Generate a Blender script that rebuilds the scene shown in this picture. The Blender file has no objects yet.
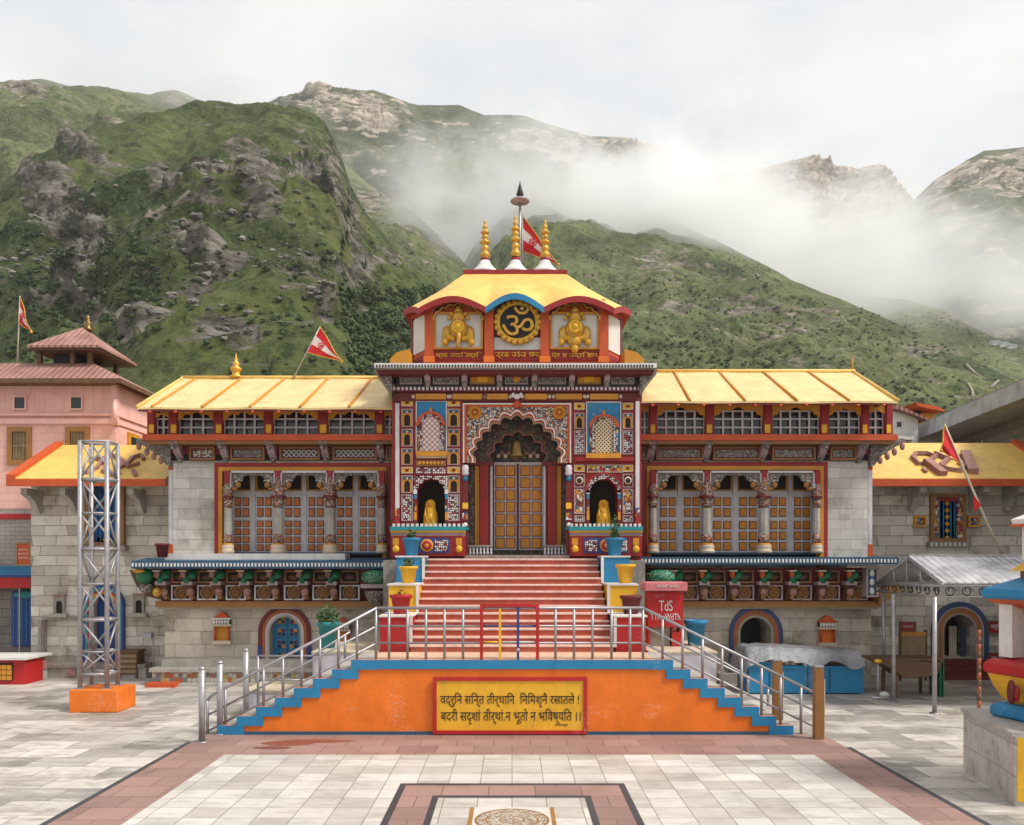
import bpy, math, random
from mathutils import Vector, Matrix, noise
from mathutils.geometry import tessellate_polygon
R=math.radians; PI=math.pi
random.seed(7)
sc=bpy.context.scene; C=sc.collection
# ---------------------------------------------------------------- camera, light, world
# the eye stands 3.1 m above the paving and looks level; F, HY give sizes seen at a distance Y
F=840.; CX=512.; HY=560.; H=3.1
def X(p,Y): return (p-CX)*Y/F
def Z(p,Y): return H+(HY-p)*Y/F
cam=bpy.data.objects.new('camera',bpy.data.cameras.new('camera')); C.objects.link(cam)
cam.location=(0,0,H); cam.rotation_euler=(R(90),0,0)
cam.data.sensor_width=36; cam.data.lens=36*F/1024; cam.data.shift_y=(HY-412.5)/1024
cam.data.clip_start=.1; cam.data.clip_end=8000
sc.camera=cam
sc.view_settings.view_transform='Standard'; sc.view_settings.look='None'
sc.view_settings.gamma=1; sc.view_settings.exposure=.6
try:
    cy=sc.cycles
    cy.use_denoising=True; cy.max_bounces=8; cy.diffuse_bounces=3; cy.glossy_bounces=2; cy.transmission_bounces=3
    cy.volume_bounces=14; cy.volume_step_rate=1.0; cy.volume_max_steps=96; cy.transparent_max_bounces=8
    cy.caustics_reflective=False; cy.caustics_refractive=False
except Exception: pass
SUN_EL,SUN_AZ=R(50),R(112)      # azimuth measured from +Y towards +X: behind the eye, to the left
sd=bpy.data.lights.new('sun','SUN'); sd.energy=2.9; sd.angle=R(14); sd.color=(1,.95,.87)
so=bpy.data.objects.new('sun',sd); C.objects.link(so)
dirv=Vector((math.sin(SUN_AZ)*math.cos(SUN_EL),math.cos(SUN_AZ)*math.cos(SUN_EL),math.sin(SUN_EL)))
so.rotation_euler=dirv.to_track_quat('Z','Y').to_euler()
w=bpy.data.worlds.new('World'); sc.world=w; w.use_nodes=True
nt=w.node_tree; N=nt.nodes; L=nt.links; N.clear()
out=N.new('ShaderNodeOutputWorld'); bg=N.new('ShaderNodeBackground'); bg.inputs[1].default_value=.09
sky=N.new('ShaderNodeTexSky'); sky.sky_type='NISHITA'; sky.sun_disc=False; sky.sun_elevation=SUN_EL; sky.sun_rotation=SUN_AZ
tc=N.new('ShaderNodeTexCoord'); mp=N.new('ShaderNodeMapping'); mp.inputs['Scale'].default_value=(1,1,2.2); mp.inputs['Location'].default_value=(.3,.2,.1)
nz=N.new('ShaderNodeTexNoise'); nz.inputs['Scale'].default_value=3.1; nz.inputs['Detail'].default_value=7; nz.inputs['Roughness'].default_value=.52
cr=N.new('ShaderNodeValToRGB'); cr.color_ramp.elements[0].position=.34; cr.color_ramp.elements[1].position=.6
cr.color_ramp.elements[0].color=(5.7,6.0,6.4,1); cr.color_ramp.elements[1].color=(7.4,7.3,7.15,1)
mx=N.new('ShaderNodeMix'); mx.data_type='RGBA'; mx.inputs[0].default_value=.93
L.new(tc.outputs['Generated'],mp.inputs[0]); L.new(mp.outputs[0],nz.inputs[0]); L.new(nz.outputs[0],cr.inputs[0])
L.new(sky.outputs[0],mx.inputs[6]); L.new(cr.outputs[0],mx.inputs[7]); L.new(mx.outputs[2],bg.inputs[0]); L.new(bg.outputs[0],out.inputs[0])

# ---------------------------------------------------------------- mesh helpers
class B:
    """collects shapes (world coordinates, several materials) for ONE mesh"""
    def __init__(s): s.v=[];s.f=[];s.mi=[];s.sm=[];s.mats=[]
    def add(s,vs,fs,m,smooth=False):
        if m not in s.mats: s.mats.append(m)
        k=s.mats.index(m); o=len(s.v); s.v+= [tuple(p) for p in vs]
        for f in fs: s.f.append([i+o for i in f]); s.mi.append(k); s.sm.append(smooth)
        return s
    def box(s,x0,x1,y0,y1,z0,z1,m):
        vs=[(x,y,z) for z in (z0,z1) for y in (y0,y1) for x in (x0,x1)]
        return s.add(vs,[(0,2,3,1),(4,5,7,6),(0,1,5,4),(2,6,7,3),(0,4,6,2),(1,3,7,5)],m)
    def pbox(s,a,b,t,u,Y,d,m):           # px left, px right, py top, py bottom as seen at distance Y, depth d behind it
        return s.box(X(a,Y),X(b,Y),Y,Y+d,Z(u,Y),Z(t,Y),m)
    def prism(s,pts,a,b,m,ax='y',smooth=False):
        f={'y':lambda p,t:(p[0],t,p[1]),'x':lambda p,t:(t,p[0],p[1]),'z':lambda p,t:(p[0],p[1],t)}[ax]
        n=len(pts); tri=tessellate_polygon([[Vector((p[0],p[1],0)) for p in pts]])
        s.add([f(p,a) for p in pts],[tuple(t) for t in tri],m)
        s.add([f(p,b) for p in pts],[tuple(t)[::-1] for t in tri],m)
        s.add([f(p,a) for p in pts]+[f(p,b) for p in pts],[(i,(i+1)%n,(i+1)%n+n,i+n) for i in range(n)],m,smooth)
        return s
    def band(s,o,i,a,b,m):               # strip between two outlines in the xz plane, a..b thick in y
        n=len(o)
        vs=[(p[0],a,p[1]) for p in o]+[(p[0],a,p[1]) for p in i]+[(p[0],b,p[1]) for p in o]+[(p[0],b,p[1]) for p in i]
        fs=[]
        for k in range(n-1):
            fs+=[(k,k+1,n+k+1,n+k),(2*n+k,3*n+k,3*n+k+1,2*n+k+1),(k,2*n+k,2*n+k+1,k+1),(n+k,n+k+1,3*n+k+1,3*n+k)]
        return s.add(vs,fs,m)
    def lathe(s,prof,c,m,n=16,axis='z',smooth=True,sy=1):
        vs=[];fs=[]; K=len(prof)
        for r,h in prof:
            for k in range(n):
                a=2*PI*k/n; u,v=r*math.cos(a),r*math.sin(a)*sy
                vs.append((c[0]+u,c[1]+v,c[2]+h) if axis=='z' else ((c[0]+u,c[1]-h,c[2]+v) if axis=='y' else (c[0]+h,c[1]+u,c[2]+v)))
        for j in range(K-1):
            for k in range(n): fs.append((j*n+k,j*n+(k+1)%n,(j+1)*n+(k+1)%n,(j+1)*n+k))
        fs.append(tuple(range(n))[::-1]); fs.append(tuple((K-1)*n+k for k in range(n)))
        return s.add(vs,fs,m,smooth)
    def tube(s,p,q,r,m,n=8,r2=None):
        return s.path([p,q],r,m,n,r2)
    def path(s,pts,r,m,n=8,r2=None):
        pts=[Vector(p) for p in pts]; K=len(pts); vs=[];fs=[]
        for j,p in enumerate(pts):
            d=(pts[min(j+1,K-1)]-pts[max(j-1,0)]).normalized()
            u=d.cross(Vector((0,0,1)) if abs(d.z)<.9 else Vector((0,1,0))).normalized(); v=d.cross(u)
            rr=r if r2 is None else r+(r2-r)*j/(K-1)
            for k in range(n):
                a=2*PI*k/n+PI/n; vs.append(p+u*rr*math.cos(a)+v*rr*math.sin(a))
        for j in range(K-1):
            for k in range(n): fs.append((j*n+k,(j+1)*n+k,(j+1)*n+(k+1)%n,j*n+(k+1)%n))
        fs.append(tuple(range(n))); fs.append(tuple((K-1)*n+k for k in range(n))[::-1])
        return s.add(vs,fs,m,n>5)
    def ball(s,c,r,m,n=12,k=8):
        rx,ry,rz=(r,r,r) if not hasattr(r,'__len__') else r
        vs=[];fs=[]
        for j in range(k+1):
            t=PI*j/k
            for i in range(n):
                a=2*PI*i/n; vs.append((c[0]+rx*math.sin(t)*math.cos(a),c[1]+ry*math.sin(t)*math.sin(a),c[2]+rz*math.cos(t)))
        for j in range(k):
            for i in range(n): fs.append((j*n+i,(j+1)*n+i,(j+1)*n+(i+1)%n,j*n+(i+1)%n))
        return s.add(vs,fs,m,True)
    def frame(s,x0,x1,z0,z1,w,a,b,m):    # rectangular frame in the xz plane, butted corners
        s.box(x0,x0+w,a,b,z0,z1,m); s.box(x1-w,x1,a,b,z0,z1,m)
        s.box(x0+w,x1-w,a,b,z0,z0+w,m); s.box(x0+w,x1-w,a,b,z1-w,z1,m); return s
    def plate(s,x0,x1,z0,z1,hole,a,b,m): # upright plate with an opening that reaches its foot
        return s.prism([(x0,z0),(x0,z1),(x1,z1),(x1,z0)]+hole[::-1],a,b,m)
    def mesh(s,name,off):
        me=bpy.data.meshes.new(name); me.from_pydata([(v[0]-off[0],v[1]-off[1],v[2]-off[2]) for v in s.v],[],s.f)
        for m in s.mats: me.materials.append(m)
        me.polygons.foreach_set('material_index',s.mi); me.polygons.foreach_set('use_smooth',s.sm); me.update(); return me
OFF={}
def tag(o,label=None,cat=None,group=None,kind=None):
    for k,v in (('label',label),('category',cat),('group',group),('kind',kind)):
        if v: o[k]=v
    return o
def root(name,label,cat,loc,group=None):
    o=bpy.data.objects.new(name,None); C.objects.link(o); o.location=loc; o.empty_display_size=.2
    OFF[o]=Vector(loc); return tag(o,label,cat,group)
def part(name,b,parent=None,label=None,bev=0):
    off=OFF[parent] if parent else Vector((0,0,0))
    o=bpy.data.objects.new(name,b.mesh(name,off)); C.objects.link(o)
    if parent: o.parent=parent; OFF[o]=off
    if label: o['label']=label
    if bev:
        md=o.modifiers.new('edge','BEVEL'); md.width=bev; md.segments=2; md.limit_method='ANGLE'
    return o
def solo(name,b,label,cat,loc,group=None,bev=0):
    o=bpy.data.objects.new(name,b.mesh(name,loc)); C.objects.link(o); o.location=loc
    OFF[o]=Vector(loc)
    if bev:
        md=o.modifiers.new('edge','BEVEL'); md.width=bev; md.segments=2; md.limit_method='ANGLE'
    return tag(o,label,cat,group)
def struct(name,b,kind='structure'):
    o=part(name,b); o['kind']=kind; return o
def dup(r,loc,label=None,group=None):
    n=r.copy(); C.objects.link(n); n.location=loc; OFF[n]=Vector(loc)
    if label: n['label']=label
    if group: n['group']=group
    for ch in list(r.children):
        c=ch.copy(); C.objects.link(c); c.parent=n
        for g in list(ch.children):
            d=g.copy(); C.objects.link(d); d.parent=c
    return n
def textpart(s,x0,x1,z0,z1,y,dep,m,parent,name='lettering',M=None):
    cu=bpy.data.curves.new('t','FONT'); cu.body=s; cu.extrude=.02; cu.size=1; cu.resolution_u=4
    to=bpy.data.objects.new('t',cu); C.objects.link(to)
    bpy.context.view_layer.update()
    me=bpy.data.meshes.new_from_object(to.evaluated_get(bpy.context.evaluated_depsgraph_get()))
    bpy.data.objects.remove(to); bpy.data.curves.remove(cu)
    xs=[v.co.x for v in me.vertices]; ys=[v.co.y for v in me.vertices]; zs=[v.co.z for v in me.vertices]
    a,b_,c,d=min(xs),max(xs),min(ys),max(ys); off=OFF[parent] if parent else Vector((0,0,0))
    for v in me.vertices:
        p=Vector((x0+(v.co.x-a)/(b_-a)*(x1-x0), y-dep*(1 if v.co.z>0 else 0), z0+(v.co.y-c)/(d-c)*(z1-z0)))
        if M: p=M@p
        v.co=p-off
    me.materials.clear(); me.materials.append(m); me.name=name
    o=bpy.data.objects.new(name,me); C.objects.link(o)
    if parent: o.parent=parent; OFF[o]=off
    return o
def semi(cx,z0,w,zs,n=16,h=None):        # door outline: foot, springing, half ellipse, foot
    h=w/2 if h is None else h
    return [(cx-w/2,z0)]+[(cx-w/2*math.cos(PI*k/n),zs+h*math.sin(PI*k/n)) for k in range(n+1)]+[(cx+w/2,z0)]
def cusped(cx,z0,w,zs,h,n=9,b=.38,m=6):  # scalloped arch outline
    P=[]
    for i in range(n+1):
        t=i/n; a=PI*t; e=math.sin(a)
        P.append((cx-w/2*math.cos(a)*(.96+.04*abs(math.cos(a))), zs+h*(.88*e+.12*e**6)))
    r=[(cx-w/2,z0)]
    for i in range(n):
        (ax,az),(bx,bz)=P[i],P[i+1]; dx,dz=bx-ax,bz-az; l=math.hypot(dx,dz); nx,nz=-dz/l,dx/l
        if (ax+bx)/2<cx-1e-6 and nx>0 or (ax+bx)/2>cx+1e-6 and nx<0: nx,nz=-nx,-nz
        if abs((ax+bx)/2-cx)<1e-6: nx,nz=0,1
        for k in range(m):
            t=k/m; s_=math.sin(PI*t)*l*b; r.append((ax+dx*t+nx*s_,az+dz*t+nz*s_))
    r+=[P[-1],(cx+w/2,z0)]; return r
# ---------------------------------------------------------------- materials
def _new(name,rough=.8,metal=0,spec=.4):
    m=bpy.data.materials.new(name); m.use_nodes=True; n=m.node_tree.nodes; b=n['Principled BSDF']
    b.inputs['Roughness'].default_value=rough; b.inputs['Metallic'].default_value=metal
    b.inputs['Specular IOR Level'].default_value=spec
    return m,n,m.node_tree.links,b
def _vec(n,l,mode,scale=(1,1,1)):
    tc=n.new('ShaderNodeTexCoord'); 
    if mode=='obj': 
        mp=n.new('ShaderNodeMapping'); mp.inputs['Scale'].default_value=scale; l.new(tc.outputs['Object'],mp.inputs[0]); return mp.outputs[0]
    s=n.new('ShaderNodeSeparateXYZ'); l.new(tc.outputs['Object'],s.inputs[0])
    c=n.new('ShaderNodeCombineXYZ')
    a=n.new('ShaderNodeMath'); a.operation='ADD'; l.new(s.outputs[0],a.inputs[0]); l.new(s.outputs[1],a.inputs[1])
    l.new(a.outputs[0],c.inputs[0]); l.new(s.outputs[2],c.inputs[1]); return c.outputs[0]
def _noise(n,l,v,sc_,det=4,ro=.55):
    t=n.new('ShaderNodeTexNoise'); t.inputs['Scale'].default_value=sc_; t.inputs['Detail'].default_value=det; t.inputs['Roughness'].default_value=ro
    if v: l.new(v,t.inputs[0])
    return t.outputs[0]
def _ramp(n,l,fac,stops,const=False):
    r=n.new('ShaderNodeValToRGB'); e=r.color_ramp.elements
    while len(e)<len(stops): e.new(.5)
    for k,(p,c) in enumerate(stops): e[k].position=p; e[k].color=tuple(c)[:3]+(1,) if hasattr(c,'__len__') else (c,c,c,1)
    if const: r.color_ramp.interpolation='CONSTANT'
    l.new(fac,r.inputs[0]); return r.outputs[0]
def _mix(n,l,f,a,b,mode='MIX'):
    x=n.new('ShaderNodeMix'); x.data_type='RGBA'; x.blend_type=mode
    for i,v in ((0,f),(6,a),(7,b)):
        if isinstance(v,(int,float)): x.inputs[i].default_value=v
        elif isinstance(v,tuple): x.inputs[i].default_value=v[:3]+(1,)
        else: l.new(v,x.inputs[i])
    return x.outputs[2]
def _bump(n,l,b,h,st,dist=.01):
    u=n.new('ShaderNodeBump'); u.inputs['Strength'].default_value=st; u.inputs['Distance'].default_value=dist
    l.new(h,u.inputs['Height']); l.new(u.outputs[0],b.inputs['Normal'])
def mul(c,k): return tuple(min(1,x*k) for x in c[:3])
def paint(name,c,rough=.55,var=.14,dirt=.25,sc_=2.5,bump=.15,metal=0,dc=(.08,.065,.05),scuff=0):
    m,n,l,b=_new(name,rough,metal); v=_vec(n,l,'obj')
    col=_ramp(n,l,_noise(n,l,v,sc_,6,.65),[(.3,mul(c,1-var)),(.7,mul(c,1+var))])
    if dirt:
        vs=_vec(n,l,'obj',(1,1,.35)); d=_ramp(n,l,_noise(n,l,vs,4.5,8,.7),[(.5,0),(.78,dirt)])
        col=_mix(n,l,d,col,dc)
        col=_mix(n,l,_ramp(n,l,_noise(n,l,v,22,6,.75),[(.56,0),(.7,dirt*1.3)]),col,mul(dc,.8))
    if scuff:  # chips and rubbed patches showing the pale ground under the paint
        k=n.new('ShaderNodeMath'); k.operation='MULTIPLY'; l.new(_noise(n,l,v,26,8,.8),k.inputs[0]); l.new(_ramp(n,l,_noise(n,l,v,1.3,3),[(.42,.8),(.65,1.12)]),k.inputs[1])
        col=_mix(n,l,_ramp(n,l,k.outputs[0],[(.60,0),(.64,scuff)]),col,(.6,.52,.44))
        col=_mix(n,l,_ramp(n,l,_noise(n,l,v,.9,5,.6),[(.4,.35*scuff),(.6,0)]),col,mul(c,.72))
    l.new(col,b.inputs['Base Color'])
    _bump(n,l,b,_noise(n,l,v,35,5),bump,.006); return m
def bricks(name,c1,c2,mort,bw,bh,ms=.012,mode='wall',var=.5,stain=(.16,.14,.11),sa=.5,rough=.85,off=.5,sq=1,bump=.5,vein=0,ang=0):
    m,n,l,b=_new(name,rough); 
    v=_vec(n,l,'wall') if mode=='wall' else _vec(n,l,'obj')
    v3=_vec(n,l,'obj')
    if ang:
        mp=n.new('ShaderNodeMapping'); mp.inputs['Rotation'].default_value=(0,0,ang); l.new(v,mp.inputs[0]); v=mp.outputs[0]
    if mode=='wall':
        nd=n.new('ShaderNodeTexNoise'); nd.inputs['Scale'].default_value=1.3; l.new(v,nd.inputs[0])
        vm=n.new('ShaderNodeVectorMath'); vm.operation='MULTIPLY_ADD'; vm.inputs[1].default_value=(.05,.025,0)
        l.new(nd.outputs[1],vm.inputs[0]); l.new(v,vm.inputs[2]); v=vm.outputs[0]
        nd.inputs['Scale'].default_value=2.2; vm.inputs[1].default_value=(.16,.05,0)
    t=n.new('ShaderNodeTexBrick'); l.new(v,t.inputs[0]); t.offset=off; t.squash=sq; t.squash_frequency=3
    t.inputs['Scale'].default_value=1; t.inputs['Brick Width'].default_value=bw; t.inputs['Row Height'].default_value=bh
    t.inputs['Mortar Size'].default_value=ms; t.inputs['Mortar Smooth'].default_value=.3; t.inputs['Bias'].default_value=0
    t.inputs['Color1'].default_value=c1+(1,); t.inputs['Color2'].default_value=c2+(1,); t.inputs['Mortar'].default_value=mort+(1,)
    col=t.outputs[0]
    f=_ramp(n,l,_noise(n,l,v3,1.1,9,.68),[(.38,(.58,.55,.5)),(.48,(.9,.88,.85)),(.6,(1.15,1.13,1.1))]); col=_mix(n,l,var,col,f,'MULTIPLY')
    if vein:   # each slab carries its own piece of streaky veining
        va=n.new('ShaderNodeVectorMath'); va.operation='MULTIPLY_ADD'; va.inputs[1].default_value=(31,47,23); l.new(t.outputs[0],va.inputs[0]); l.new(v3,va.inputs[2])
        vr=n.new('ShaderNodeMapping'); vr.inputs['Rotation'].default_value=(0,0,.5); vr.inputs['Scale'].default_value=(1.,3.2,2.5); l.new(va.outputs[0],vr.inputs[0])
        vn=_noise(n,l,vr.outputs[0],1.5,9,.68)
        col=_mix(n,l,_ramp(n,l,vn,[(.52,0),(.66,vein*1.5)]),col,(.24,.2,.17)); col=_mix(n,l,_ramp(n,l,vn,[(.3,vein),(.46,0)]),col,mul(c1,1.2))
    d=_ramp(n,l,_noise(n,l,v3,.55,10,.7),[(.5,0),(.75,sa)]); col=_mix(n,l,d,col,stain)
    l.new(col,b.inputs['Base Color'])
    hh=_mix(n,l,.35,_ramp(n,l,t.outputs[1],[(0,1),(1,0)]),_noise(n,l,v3,18,6))
    _bump(n,l,b,hh,bump,.02); return m
def cells(name,pal,scale,line=(.02,.02,.03),lw=.05,rough=.5,vs=(1,1,1),rnd=1.,wall=True):
    """painted and carved ornament: small cells in a palette, set off by a ground colour"""
    m,n,l,b=_new(name,rough); v=_vec(n,l,'obj',vs)
    if wall:
        mp=n.new('ShaderNodeMapping'); mp.inputs['Scale'].default_value=(1,.001,1); l.new(v,mp.inputs[0]); v=mp.outputs[0]
    t=n.new('ShaderNodeTexVoronoi'); t.inputs['Scale'].default_value=scale; t.inputs['Randomness'].default_value=rnd; l.new(v,t.inputs[0])
    e=n.new('ShaderNodeTexVoronoi'); e.feature='DISTANCE_TO_EDGE'; e.inputs['Scale'].default_value=scale; e.inputs['Randomness'].default_value=rnd; l.new(v,e.inputs[0])
    s=n.new('ShaderNodeSeparateXYZ'); l.new(t.outputs[1],s.inputs[0])
    k=len(pal); col=_ramp(n,l,s.outputs[0],[(i/k,pal[i]) for i in range(k)],True)
    f=_ramp(n,l,e.outputs[0],[(lw*.8,0),(lw*1.2,1)]); col=_mix(n,l,f,line,col)
    l.new(col,b.inputs['Base Color']); _bump(n,l,b,e.outputs[0],.6,.02); return m
def lattice(name,c1,c2,scale,th=.3,diag=True,rough=.5):
    m,n,l,b=_new(name,rough); tc=n.new('ShaderNodeTexCoord'); s=n.new('ShaderNodeSeparateXYZ'); l.new(tc.outputs['Object'],s.inputs[0])
    def op(o,a,c=None):
        q=n.new('ShaderNodeMath'); q.operation=o
        for i,v in enumerate((a,c)):
            if v is None: continue
            if isinstance(v,(int,float)): q.inputs[i].default_value=v
            else: l.new(v,q.inputs[i])
        return q.outputs[0]
    a=op('ADD',s.outputs[0],s.outputs[2]) if diag else s.outputs[0]; c=op('SUBTRACT',s.outputs[0],s.outputs[2]) if diag else s.outputs[2]
    fa=op('PINGPONG',op('MULTIPLY',a,scale),.5); fc=op('PINGPONG',op('MULTIPLY',c,scale),.5)
    mn=op('MINIMUM',fa,fc); g=op('GREATER_THAN',mn,th*.5)
    l.new(_mix(n,l,g,c1,c2),b.inputs['Base Color']); _bump(n,l,b,g,.5,.01); return m
W_=(.66,.63,.6)
M={}
M['red']=paint('deep red paint',(.27,.012,.012),dirt=.3); M['maroon']=paint('maroon paint',(.13,.011,.013),dirt=.3)
M['dochre']=paint('dull and shaded ochre paint',(.33,.15,.035),dirt=.4); M['dkwood']=paint('dark carved wood',(.1,.04,.02),dirt=.4,sc_=8)  # darker ochre: the frieze's shadow is put into this colour
M['bred']=paint('bright red paint',(.42,.01,.012),dirt=.3,scuff=.4); M['orange']=paint('orange paint',(.76,.17,.01),.55,.12,.3,dc=(.34,.07,.02),scuff=.45)
M['rorange']=paint('red orange paint',(.5,.075,.015),dirt=.25); M['ochre']=paint('ochre paint',(.56,.24,.018),dirt=.3)
M['yellow']=paint('yellow paint',(.74,.4,.02),dirt=.25,scuff=.3); M['gold']=paint('gold leaf paint',(.62,.34,.05),.4,.25,.5,12,.3,.3,dc=(.16,.06,.01))
M['roofy']=paint('pale yellow sheet roof',(.70,.51,.23),.5,.14,.5,1.6,dc=(.24,.16,.07)); M['roofs']=paint('saffron yellow sheet roof',(.74,.47,.12),.5,.14,.5,1.6,dc=(.28,.15,.04))
M['blue']=paint('sky blue paint',(.015,.2,.4),dirt=.3,scuff=.5); M['navy']=paint('slate blue paint',(.02,.075,.14),dirt=.2)
M['dblue']=paint('dark blue paint',(.015,.045,.2),dirt=.2); M['teal']=paint('teal paint',(.015,.22,.26),dirt=.15)
M['green']=paint('emerald green paint',(.01,.15,.06),dirt=.35,sc_=14); M['white']=paint('white paint',W_,dirt=.25); M['cream']=paint('cream plaster',(.55,.46,.34),dirt=.3)
M['lilac']=paint('lilac white paint',(.62,.58,.64),dirt=.1); M['gpaint']=paint('grey white paint',(.56,.53,.545),dirt=.35)
M['pinkg']=paint('pink grey paint',(.36,.26,.27),dirt=.3)
M['sqo']=paint('amber panel paint',(.56,.22,.025),dirt=.4,sc_=9); M['sqr']=paint('rust panel paint',(.56,.17,.045),dirt=.4,sc_=9)
M['dark']=paint('dark panels and recess shade',(.022,.018,.016),.9,dirt=0); M['black']=paint('black paint',(.012,.012,.014),dirt=.1)  # near-black colour: paints shade into niche backs, also serves dark panels
M['steel']=paint('brushed steel',(.36,.35,.36),.5,.1,.15,8,.1,.75); M['galv']=paint('galvanised steel',(.36,.35,.36),.45,.2,.35,7,.2,.5,dc=(.12,.09,.07))
M['concrete']=paint('grey concrete',(.4,.41,.43),.9,.22,.5,1.6); M['wood']=paint('brown wood',(.13,.065,.03),.6,.3,.3,5); M['lwood']=paint('worn light wood',(.27,.19,.1),.7,.25,.4,5)
M['brown']=paint('tan brown paint',(.26,.12,.035),.5,.15,.25); M['pinksheet']=paint('faded pink paint',(.55,.16,.17),.5,.2,.3,9)
M['emb']=paint('weathered pink brown paint',(.33,.17,.14),.8,.3,.5,9); M['stone']=paint('plain grey stone',(.38,.35,.31),.9,.2,.5,3,.4)
M['gstone']=paint('carved grey stone',(.27,.24,.21),.85,.3,.6,9,.5)
M['glass']=_new('dark window glass',.15,0,.6)[0]; M['glass'].node_tree.nodes['Principled BSDF'].inputs['Base Color'].default_value=(.012,.014,.016,1)
M['wall']=bricks('ashlar stone',(.66,.60,.51),(.44,.39,.325),(.28,.245,.2),.78,.33,.006,sa=.7,sq=1.6,bump=.9,var=1.)
M['wallu']=bricks('pale ashlar stone',(.66,.64,.60),(.50,.48,.45),(.34,.33,.31),.6,.26,.005,sa=.5,sq=1.5,bump=.7,var=.9)
M['walls']=bricks('rough ashlar stone',(.74,.69,.62),(.42,.38,.33),(.28,.25,.22),.62,.27,.008,sa=.75,sq=1.8,bump=1.,var=1.)
M['block']=bricks('grey block wall',(.24,.215,.19),(.18,.165,.145),(.1,.09,.08),.5,.25,.012,sa=.5)
M['pinkb']=bricks('pink painted blocks',(.8,.46,.4),(.75,.42,.36),(.64,.34,.29),.55,.22,.007,sa=.2,var=.3)
M['pink']=paint('pink paint',(.8,.46,.4),.7,.08,.2)
M['whiteb']=bricks('whitewashed blocks',(.42,.37,.34),(.36,.31,.29),(.25,.2,.19),.3,.12,.01,sa=.3)
M['marble']=bricks('marble facing',(.52,.49,.45),(.42,.39,.36),(.2,.18,.17),.75,.4,.006,sa=.35,vein=.5,rough=.45,bump=.2)
M['pave']=bricks('marble paving',(.62,.58,.54),(.28,.265,.25),(.2,.18,.16),.92,.6,.009,'floor',.8,(.24,.2,.17),.65,.5,.5,1,.22,.55)
M['pavew']=bricks('white marble paving',(.64,.61,.57),(.43,.395,.355),(.2,.18,.16),.44,.42,.007,'floor',.4,(.4,.36,.32),.35,.45,.0,1,.25,.26)
M['pavep']=bricks('pink sandstone paving',(.35,.215,.185),(.26,.16,.14),(.12,.08,.07),.62,.5,.007,'floor',.4,(.15,.09,.08),.4,.55,.5,1,.25)
M['paves']=bricks('black granite strip',(.055,.055,.06),(.045,.045,.05),(.02,.02,.02),.6,9,.006,'floor',.4,(.1,.1,.1),.3,.5)
def corr(name,c,c2,rough,k,axis=0,metal=0,sa=.5):
    m,n,l,b=_new(name,rough,metal); tc=n.new('ShaderNodeTexCoord'); s=n.new('ShaderNodeSeparateXYZ'); l.new(tc.outputs['Object'],s.inputs[0])
    v=_vec(n,l,'obj'); q=n.new('ShaderNodeMath'); q.operation='MULTIPLY'; q.inputs[1].default_value=k; l.new(s.outputs[axis],q.inputs[0])
    si=n.new('ShaderNodeMath'); si.operation='SINE'; l.new(q.outputs[0],si.inputs[0])
    col=_ramp(n,l,_noise(n,l,v,1.6,8,.7),[(.38,c2),(.6,c)]); l.new(col,b.inputs['Base Color']); _bump(n,l,b,si.outputs[0],.6,.03); return m
M['tinx']=corr('rusty roof sheet',(.36,.19,.155),(.24,.115,.09),.7,36); M['tiny']=corr('rusty roof sheet side',(.36,.19,.155),(.24,.115,.09),.7,36,1)
M['sheet']=corr('galvanised roof sheet',(.56,.55,.57),(.3,.29,.3),.5,38,0,.15)
M['board']=corr('pink boards',(.8,.46,.4),(.7,.38,.32),.7,22)
pal=[(.6,.56,.52),(.02,.05,.16),(.6,.56,.52),(.28,.02,.03),(.5,.25,.03),(.6,.56,.52)]
M['floral']=cells('painted floral panel',[(.66,.6,.52),(.66,.6,.52),(.45,.12,.03),(.66,.6,.52),(.66,.6,.52),(.55,.34,.1),(.66,.6,.52)],19,(.045,.04,.055),.11,rnd=.75)
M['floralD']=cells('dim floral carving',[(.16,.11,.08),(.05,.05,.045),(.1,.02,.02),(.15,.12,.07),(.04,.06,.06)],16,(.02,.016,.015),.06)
M['bw']=cells('blue and white inlay',[(.66,.64,.62),(.66,.64,.62),(.66,.64,.62),(.3,.03,.03)],20,(.035,.01,.016),.14,rnd=.45)
M['carve']=cells('grey carved stone',[(.3,.26,.23),(.22,.19,.17),(.36,.33,.3),(.2,.15,.12)],20,(.05,.04,.035),.08)
M['stripes']=cells('mixed painted ornament',[(.5,.22,.03),(.3,.02,.03),(.6,.56,.52),(.03,.12,.24),(.55,.3,.04)],15,(.08,.02,.02),.06,vs=(1,1,.7))
M['base']=cells('patterned tile base',[(.5,.46,.4),(.4,.12,.05),(.45,.36,.12),(.14,.2,.2),(.5,.46,.4)],9,(.25,.22,.18),.07,rnd=.3)
M['cap']=cells('carved painted capital',[(.5,.45,.38),(.28,.04,.03),(.42,.22,.05),(.4,.36,.3),(.1,.08,.08)],34,(.1,.03,.03),.08)
M['gdot']=cells('green dotted cloth',[(.01,.14,.08),(.01,.19,.1),(.2,.32,.2)],30,(.006,.06,.035),.05)
M['mandala']=cells('inlaid mandala',[(.5,.44,.36),(.34,.24,.16),(.5,.44,.36)],26,(.12,.08,.06),.06,wall=False)
M['pinklat']=lattice('pink white lattice',(.35,.12,.13),(.66,.58,.56),8,.22); M['grelat']=lattice('grey fretwork',(.36,.33,.3),(.04,.03,.03),8,.35)
M['goldlat']=lattice('gold fretwork',(.6,.5,.3),(.1,.05,.05),11,.4)
M['dentil']=cells('white dotted edge',[(.6,.58,.56)],12,(.02,.05,.09),.16,rnd=0)
M['wtile']=paint('white marble tile panel',(.6,.57,.53),.4,.08,.2)
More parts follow.
